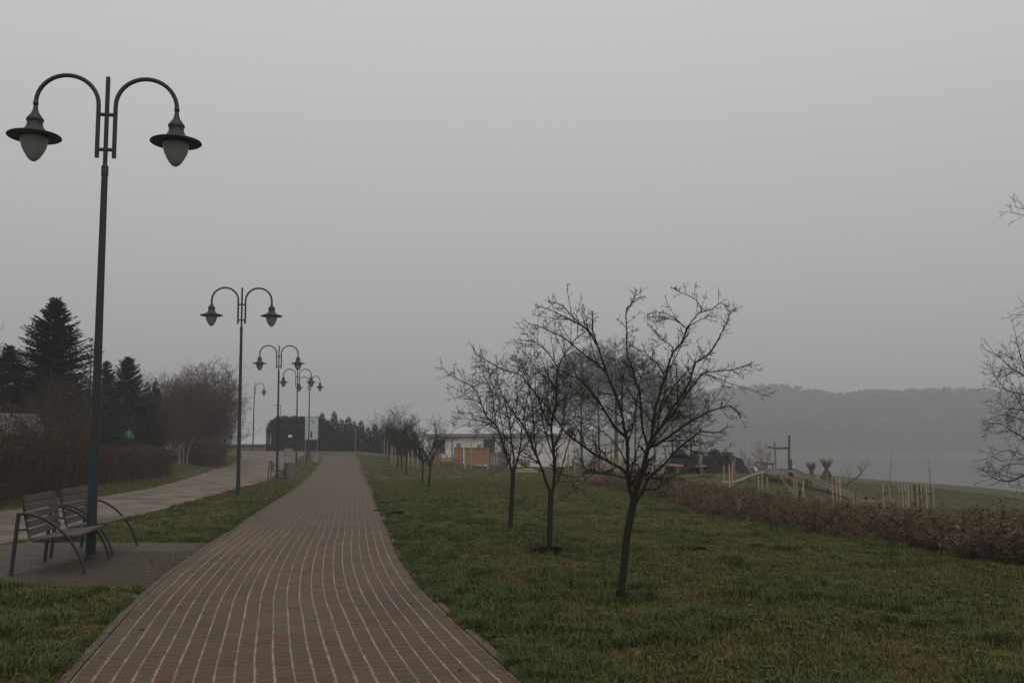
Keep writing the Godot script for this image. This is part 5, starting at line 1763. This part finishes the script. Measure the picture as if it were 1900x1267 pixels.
# ---------------------------------------------------------------- gardens, hedge rows, far woods
func build_plants() -> void:
	var o_near := {"seg": 0.05, "wander": 0.07, "up": 0.02, "kids": 11.0, "ratio": 0.45, "ahead": 0.8, "tip": 0.0018, "spur": 0.022, "spur_len": 0.030, "side": 17.0, "side_len": 0.18, "long": 2.0, "long_len": 0.9}
	limb_tree(TREE_NEAR, "fruit_tree", "nearest leafless tree, thin leaning trunk with wide spurred crown", "row of bare young trees", Vector3(1.028, -0.001, -9.374), o_near)
	o_near.side = 17.0
	o_near.side_len = 0.36
	o_near.spur = 0.035
	o_near.spur_len = 0.034
	o_near.tip = 0.0026
	o_near.kids = 9.0
	o_near.long = 1.8
	o_near.long_len = 1.1
	limb_tree(TREE_MIDDLE, "fruit_tree", "second leafless tree, upright trunk forking low, on the lawn", "row of bare young trees", Vector3(0.509, 0, -13.52), o_near)
	limb_tree(TREE_FAR, "fruit_tree", "third leafless tree with a long branch reaching left", "row of bare young trees", Vector3(-0.037, 0, -16.84), o_near)
	var o_edge := {"seg": 0.09, "wander": 0.2, "up": 0.03, "kids": 6.0, "ratio": 0.5, "ahead": 0.9, "tip": 0.003, "spur": 0.14, "spur_len": 0.05, "side": 11.0, "side_len": 0.42, "sink": 0.95, "both_sides": true, "thin": 0.6, "tint": Color(0.055, 0.050, 0.044)}
	limb_tree(TREE_EDGE, "shore_tree", "leafless tree at the right edge with thin drooping branches", "", Vector3(9.144, 0.242, -16.0), o_edge)
	# the row goes on towards the hedge
	var o_row := {"seg": 0.12, "wander": 0.2, "up": 0.05, "kids": 5.0, "ratio": 0.45, "ahead": 0.8, "tip": 0.004, "low": 0.25}
	var n := 0
	for q in [[795, 37.0, 2.7], [783, 42.0, 2.8], [752, 53.0, 3.3], [746, 57.0, 3.4], [729, 66.0, 3.6], [737, 62.0, 3.5], [720, 72.0, 3.7]]:
		n += 1
		grown_tree("fruit_tree", ["fourth bare tree of the row, slim dark trunk with a small crown", "fifth bare tree of the row, close behind the slim fourth", "sixth bare tree of the row, before the stakes", "seventh bare tree of the row, dense dark crown", "ninth bare tree of the row, among the far stakes", "eighth bare tree of the row, dense crown merging with its neighbours", "last bare tree of the row, against the thujas"][n - 1], "row of bare young trees", gp(ux(q[0], q[1]), q[1]), q[2], q[2] * 0.36, 0.75, 0.04, 8, 3, o_row)
	# --- gardens on the left
	var needles := [Color(0.020, 0.030, 0.022), Color(0.027, 0.040, 0.028), Color(0.034, 0.046, 0.034)]
	conifer("spruce", "big dark blue-green spruce towering over the gardens", "garden conifers", gp(-18.3, 38.5), 6.95, 3.35, needles, 2.2)
	conifer("spruce", "dark spruce cut by the left edge of the picture", "garden conifers", gp(-20.6, 39.5), 5.1, 2.6, needles, 1.7)
	conifer("spruce", "smaller pointed spruce right of the near lamp's pole", "garden conifers", gp(-19.3, 48.5), 5.4, 2.5, needles, 1.7)
	conifer("spruce", "slim conifer just behind the near lamp's pole", "garden conifers", gp(-21.8, 52.0), 5.4, 1.9, needles, 1.4)
	conifer("larch", "pale thin conifer top peeping beside the big spruce", "garden conifers", gp(-25.3, 58.0), 7.3, 1.6, [Color(0.07, 0.075, 0.055), Color(0.09, 0.085, 0.06)], 0.8, true)
	var dark := [Color(0.022, 0.032, 0.022), Color(0.030, 0.042, 0.028), Color(0.018, 0.026, 0.020)]
	thuja("column_thuja", "left one of two columnar thujas in the garden", "garden conifers", gp(-20.9, 55.5), 4.5, 0.42, 2600, dark)
	thuja("column_thuja", "right, taller one of two columnar thujas in the garden", "garden conifers", gp(-20.25, 55.0), 4.7, 0.46, 2800, dark)
	var russet := [Color(0.095, 0.052, 0.034), Color(0.070, 0.041, 0.028), Color(0.110, 0.064, 0.040), Color(0.055, 0.038, 0.025)]
	hedge("beech_hedge", "big loose brown hedge at the left edge behind the benches", [[-12.4, 17.0], [-13.0, 22.0], [-13.5, 27.0], [-13.95, 30.8]], 2.0, 2.0, 2600, [Color(0.080, 0.048, 0.026), Color(0.060, 0.042, 0.023), Color(0.098, 0.056, 0.030), Color(0.052, 0.044, 0.022)], 0.06, 0.28, true)
	hedge("clipped_hedge", "clipped russet-brown hedge along the side road", [[-14.75, 33.2], [-15.25, 38.5], [-15.9, 44.2]], 1.5, 1.32, 1900, russet, 0.06, 0.06, true)
	hedge("clipped_hedge", "rounded dark brown hedge farther along the side road", [[-18.7, 57.5], [-19.3, 61.0], [-20.0, 65.5]], 1.9, 1.5, 2400, russet, 0.08, 0.14, true)
	var o_bush := {"seg": 0.2, "wander": 0.16, "up": 0.06, "kids": 4.6, "ratio": 0.5, "ahead": 1.2, "tip": 0.005}
	n = 0
	for q in [[-16.6, 36.0, 3.2, 16, Color(0.063, 0.051, 0.040), "brown leafless shrub below the big spruce"], [-15.6, 33.5, 2.7, 14, Color(0.076, 0.059, 0.046), "brown leafless shrub just behind the near hedge's end"], [-17.6, 43.0, 2.8, 14, Color(0.069, 0.056, 0.046), "grey-brown leafless shrub right of the lamp pole"], [-18.6, 50.0, 3.2, 15, Color(0.074, 0.062, 0.051), "leafless shrub behind the teal parasol"], [-19.3, 54.0, 3.0, 14, Color(0.100, 0.071, 0.058), "reddish leafless shrub at the clipped hedge's end"], [-20.6, 60.0, 4.3, 20, Color(0.113, 0.075, 0.063), "tall red-brown leafless shrub behind the white stems"], [-21.3, 65.0, 4.6, 20, Color(0.118, 0.078, 0.066), "second tall red-brown leafless shrub, farther along"], [-22.0, 70.0, 4.2, 18, Color(0.078, 0.064, 0.050), "olive-brown shrub at the end of the garden row"], [-21.6, 72.0, 3.2, 16, Color(0.070, 0.064, 0.047), "last olive shrub beside the second lamp pole"], [-17.9, 29.0, 2.5, 14, Color(0.062, 0.050, 0.040), "leafless shrub at the left edge beside the shed"]]:
		grown_tree("bare_shrub", q[5], "garden shrubs", gp(q[0], q[1]), q[2], 0.0, 0.55, 0.03, q[3], 3, o_bush, q[4])
	# pale multi-stemmed birch
	var t := thing("young_birch", "clump of thin white birch stems at the hedge end", "tree", gp(-19.0, 56.0))
	for i in 7:
		var b := MB.new()
		b.col = Color(0.42, 0.38, 0.33)
		var a := i * 0.9
		var lean := Vector3(cos(a) * 0.35, 1.0, sin(a) * 0.2)
		b.tube(PackedVector3Array([Vector3(cos(a) * 0.12 + (i - 3) * 0.08, -0.1, sin(a) * 0.1), Vector3(cos(a) * 0.2 + (i - 3) * 0.09, 0.8, 0), lean * 1.6 + Vector3((i - 3) * 0.09, 0, 0)]), PackedFloat32Array([0.032, 0.025, 0.012]), 6, false)
		part(b, "stem", M.birch, t)
	var bb := MB.new()
	bb.col = Color(0.14, 0.10, 0.08)
	for i in 12:
		shoot(bb, Vector3(rng.randf_range(-0.5, 0.5), rng.randf_range(1.0, 1.7), rng.randf_range(-0.2, 0.2)), (rdir() * 0.5 + Vector3.UP).normalized(), 0.9, 0.010, 2, o_bush)
	part(bb, "twigs", M.bark, t)
	var o_big := {"seg": 0.3, "wander": 0.2, "up": 0.05, "kids": 2.2, "ratio": 0.52, "ahead": 1.0, "tip": 0.006, "low": 0.5}
	var o_round := {"seg": 0.3, "wander": 0.2, "up": 0.05, "kids": 2.9, "ratio": 0.55, "ahead": 0.9, "tip": 0.007, "low": 0.5}
	grown_tree("garden_tree", "tall rounded leafless tree behind the red-brown shrubs", "", gp(-26.6, 86.0), 7.4, 2.6, 1.0, 0.15, 17, 4, o_round, Color(0.075, 0.065, 0.052))
	grown_tree("garden_tree", "leafless tree whose twigs reach in at the left edge", "", gp(-25.6, 42.0), 7.2, 2.4, 0.8, 0.12, 8, 3, o_big, Color(0.07, 0.06, 0.05))
	# --- dark evergreen row at the far end
	hedge("clipped_conifer_hedge", "high clipped conifer hedge with a rounded end, across the path's end", [[-23.2, 92.0], [-20.5, 92.6], [-17.2, 93.0]], 2.6, 3.3, 3600, dark, 0.13, 0.03, false)
	var proto: Array = []
	for i in 16:
		var x := -19.0 + i * 0.64
		var d := 93.6 + 0.3 * sin(i * 1.7)
		var label: String = "dark pointed thuja at the path's end, %s from the clipped hedge" % ORDER[i]
		var h: float = [3.35, 3.9, 3.3, 4.15, 3.6, 4.0, 3.5, 3.7, 3.3, 3.6, 3.2, 3.7, 3.4, 3.3, 3.1, 3.2][i]
		if i < 3: proto.append(thuja("hedge_thuja", label, "thujas in the row at the path's end", gp(x, d), 3.6, 0.62, 2600, dark))
		var c: Node3D = proto[i] if i < 3 else copy_of(proto[i % 3], label, gp(x, d), i * 1.3)
		c.scale = Vector3(1.0, h / 3.6, 1.0)
	# --- evergreen shrubs right of the palisade
	n = 0
	for q in [[1262, 74.0, 2.3, 1.05], [1295, 75.0, 2.5, 1.2], [1325, 74.0, 2.7, 1.1], [1350, 73.5, 2.45, 1.05], [1370, 73.0, 2.0, 0.8]]:
		n += 1
		thuja("evergreen_shrub", ["leftmost of the bushy dark conifers right of the palisade", "second of the bushy dark conifers right of the palisade", "middle, tallest of the bushy dark conifers by the crossed poles", "fourth bushy dark conifer, behind the crossed poles", "rightmost and smallest of the bushy dark conifers"][n - 1], "bushy conifers behind the playground", gp(ux(q[0], q[1]), q[1]), q[2], q[3] * 0.95, 4200, dark)
	# --- tall trees in the mist behind the pavilion
	var o_tall := {"seg": 0.4, "wander": 0.16, "up": 0.03, "kids": 2.5, "ratio": 0.46, "ahead": 0.8, "tip": 0.011}
	n = 0
	for q in [[1048, 98.0, 10.6], [1080, 95.0, 11.2], [1112, 99.0, 12.2], [1143, 94.0, 12.6], [1178, 98.0, 12.0], [1214, 96.0, 11.4], [1250, 94.0, 10.6], [1283, 95.0, 10.0], [1018, 100.0, 8.6]]:
		n += 1
		alder(["tall misty tree at the left of the grove, slim trunk", "tall misty tree with a clear straight trunk behind the palisade's left", "tall misty tree third in the grove", "thick-trunked misty tree, tallest of the grove", "misty tree in the middle right of the grove", "misty tree behind the nearest tree's crown", "misty tree near the right end of the grove", "rightmost misty tree of the grove", "short misty tree at the far left of the grove"][n - 1], gp(ux(q[0], q[1]), q[1]), q[2], 0.11 if n != 4 else 0.19, o_tall)
	# leaning shore tree
	var lt := thing("leaning_tree", "small leafless tree leaning right on the lake shore", "tree", gp(ux(1562, 66.0), 66.0))
	bb = MB.new()
	bb.col = Color(0.07, 0.062, 0.052)
	bb.tube(PackedVector3Array([Vector3(0, -0.2, 0), Vector3(0.35, 0.45, 0), Vector3(0.85, 0.72, 0), Vector3(1.2, 1.0, 0)]), PackedFloat32Array([0.09, 0.07, 0.055, 0.04]), 7, false)
	part(bb, "trunk", M.bark, lt)
	bb = MB.new()
	bb.col = Color(0.085, 0.075, 0.065)
	for q in [[0.4, 0.48, -0.2, 1.0], [0.85, 0.72, 0.6, 0.4], [1.2, 1.0, 0.7, 0.8], [1.2, 1.0, 0.2, 1.0], [0.1, 0.2, -0.15, 1.0]]:
		shoot(bb, Vector3(q[0], q[1], 0), Vector3(q[2], q[3], rng.randf_range(-0.3, 0.3)).normalized(), 1.1, 0.025, 3, {"seg": 0.15, "wander": 0.16, "up": 0.05, "kids": 3.5, "ratio": 0.5, "ahead": 1.0, "tip": 0.005})
	part(bb, "crown", M.bark, lt)
	# thin bare trees between evergreen shrubs and ship
	grown_tree("bare_shrub", "thin pale leafless shrub behind the play ship", "", gp(ux(1405, 70.0), 70.0), 2.7, 0.0, 0.5, 0.02, 9, 3, o_bush, Color(0.10, 0.09, 0.08))
	grown_tree("garden_tree", "faint leafless tree far behind the white building's left end", "", gp(ux(846, 150.0), 150.0), 6.2, 2.0, 0.7, 0.1, 8, 3, o_big, Color(0.08, 0.075, 0.065))
	# tall dry stalks standing out of the bank growth
	for q in [[1779, 22.0, 0.85, "dark dry stalk standing out of the brown bank, left of the pair"], [1857, 20.0, 0.95, "dark dry stalk standing out of the brown bank, near the right edge"], [1480, 22.0, 0.7, "thin dark stalk before the stakes at the slide"], [1584, 42.0, 0.8, "short dark stump-like plant at the slide's run-out"]]:
		var x := ux(q[0], q[1])
		var st := thing("dry_stalk", q[3], "dead plant", gp(x, q[1]))
		bb = MB.new()
		bb.col = Color(0.06, 0.045, 0.035)
		bb.rod(Vector3(0, -0.1, 0), Vector3(0.03, q[2], 0), 0.010, 0.006, 5)
		part(bb, "stem", M.bark, st)
		bb = MB.new()
		for i in 60:
			bb.col = Color(0.065, 0.05, 0.038) * rng.randf_range(0.7, 1.3)
			var dr := (rdir() * 0.6 + Vector3.UP).normalized()
			bb.leaf(Vector3(0.02, q[2] * rng.randf_range(0.55, 1.0), 0), dr, dr.cross(rdir()).normalized(), 0.07, 0.01)
		part(bb, "seed_head", M.plant, st)
	build_forest()

# slender tree with a clear trunk and thin, nearly level side branches
func alder(label: String, at: Vector3, h: float, r: float, o: Dictionary) -> void:
	var root := thing("alder_tree", label, "tree", at, 0.0, "misty grove behind the playground")
	var tb := MB.new()
	tb.col = Color(0.055, 0.05, 0.045)
	var bend := Vector3(rng.randf_range(-0.2, 0.2), 0, rng.randf_range(-0.2, 0.2))
	tb.tube(PackedVector3Array([Vector3(0, -0.3, 0), Vector3(0, h * 0.3, 0) + bend * 0.5, Vector3(0, h * 0.65, 0) + bend, Vector3(0, h, 0)]), PackedFloat32Array([r * 1.15, r * 0.9, r * 0.55, 0.02]), 7, false)
	part(tb, "trunk", M.bark, root)
	var b := MB.new()
	b.col = Color(0.06, 0.055, 0.048)
	var y := h * 0.30
	while y < h * 0.98:
		var t := y / h
		var reach := h * 0.235 * pow(sin(PI * clampf((t - 0.22) / 0.80, 0.02, 1.0)), 0.7) + 0.35
		for k in 4:
			var a := rng.randf() * TAU
			shoot(b, Vector3(bend.x, y + rng.randf_range(-0.15, 0.15), bend.z), Vector3(cos(a), rng.randf_range(0.15, 0.95), sin(a)).normalized(), reach * rng.randf_range(0.6, 1.2), 0.028, 2, o)
		y += 0.27
	part(b, "crown", M.bark, root)

# the wooded hill across the lake: far-off woods that read as one mass
func build_forest() -> void:
	var b := MB.new()
	for i in 90:
		b.col = Color(0.060, 0.056, 0.046) * rng.randf_range(0.7, 1.25)
		var e := rng.randf() * PI * 0.62
		var a := rng.randf() * TAU
		var q := Vector3(cos(a) * sin(e) * 0.42, 0.55 + 0.45 * cos(e), sin(a) * sin(e) * 0.42) * rng.randf_range(0.8, 1.05)
		var dr := (rdir() + q).normalized()
		b.leaf(q, dr, dr.cross(rdir()).normalized(), 0.22, 0.07)
	b.col = Color(0.04, 0.036, 0.03)
	b.rod(Vector3(0, -0.1, 0), Vector3(0, 0.8, 0), 0.02, 0.008, 5, false)
	var spots := []
	for i in 5600:
		var x := rng.randf_range(50.0, 560.0)
		var d := rng.randf_range(600.0, 850.0)
		if gy(x, d) < -1.5: continue
		spots.append([gp(x, d), rng.randf_range(10.0, 15.5) * (0.5 + 0.5 * sstep(50.0, 160.0, x)), Color(1, 1, 1) * rng.randf_range(0.75, 1.2)])
	scatter("forest", b.mesh(M.forest), spots, "leafless wooded hillside fading into the fog across the lake", "forest")

func _ready() -> void:
	rng.seed = 7
	noise.seed = 3
	noise.frequency = 0.05
	# camera
	cam = Camera3D.new()
	cam.name = "camera"
	add_child(cam)
	cam.position = Vector3(0, 1.4, 0)
	cam.rotation_degrees = Vector3(6.387, 0, 0)
	cam.fov = 38.778
	cam.far = 3000.0
	cam.near = 0.1
	# sky, fog and exposure
	var env := Environment.new()
	env.background_mode = Environment.BG_SKY
	var sm := ProceduralSkyMaterial.new()
	sm.sky_top_color = srgb(0.90, 0.90, 0.91)
	sm.sky_horizon_color = srgb(0.40, 0.40, 0.405)
	sm.sky_curve = 0.6
	sm.ground_bottom_color = srgb(0.10, 0.10, 0.09)
	sm.ground_horizon_color = srgb(0.30, 0.30, 0.30)
	sm.sun_angle_max = 0.0
	var sky := Sky.new()
	sky.sky_material = sm
	env.sky = sky
	env.tonemap_mode = Environment.TONE_MAPPER_LINEAR
	env.tonemap_exposure = 1.0
	env.fog_enabled = true
	env.fog_density = 0.0016
	env.fog_light_color = srgb(0.9, 0.9, 0.91)
	env.sdfgi_enabled = true
	env.ssao_enabled = true
	env.ssil_enabled = true
	var we := WorldEnvironment.new()
	we.environment = env
	we.name = "world_environment"
	add_child(we)
	# the sun behind thick cloud
	var sun := DirectionalLight3D.new()
	sun.name = "sun"
	sun.light_energy = 0.42
	sun.light_angular_distance = 80.0
	sun.light_color = Color(1.0, 0.992, 0.982)
	sun.shadow_enabled = true
	sun.rotation_degrees = Vector3(-62, 25, 0)
	add_child(sun)
	for i in 452: path_table.append(along(PATH, -10.0 + i * 0.25))
	make_materials()
	build_ground()
	build_road()
	build_pad()
	build_path()
	build_buildings()
	build_furniture()
	build_playground()
	build_plants()
	build_grass()
	build_weeds()
	build_bank_growth()
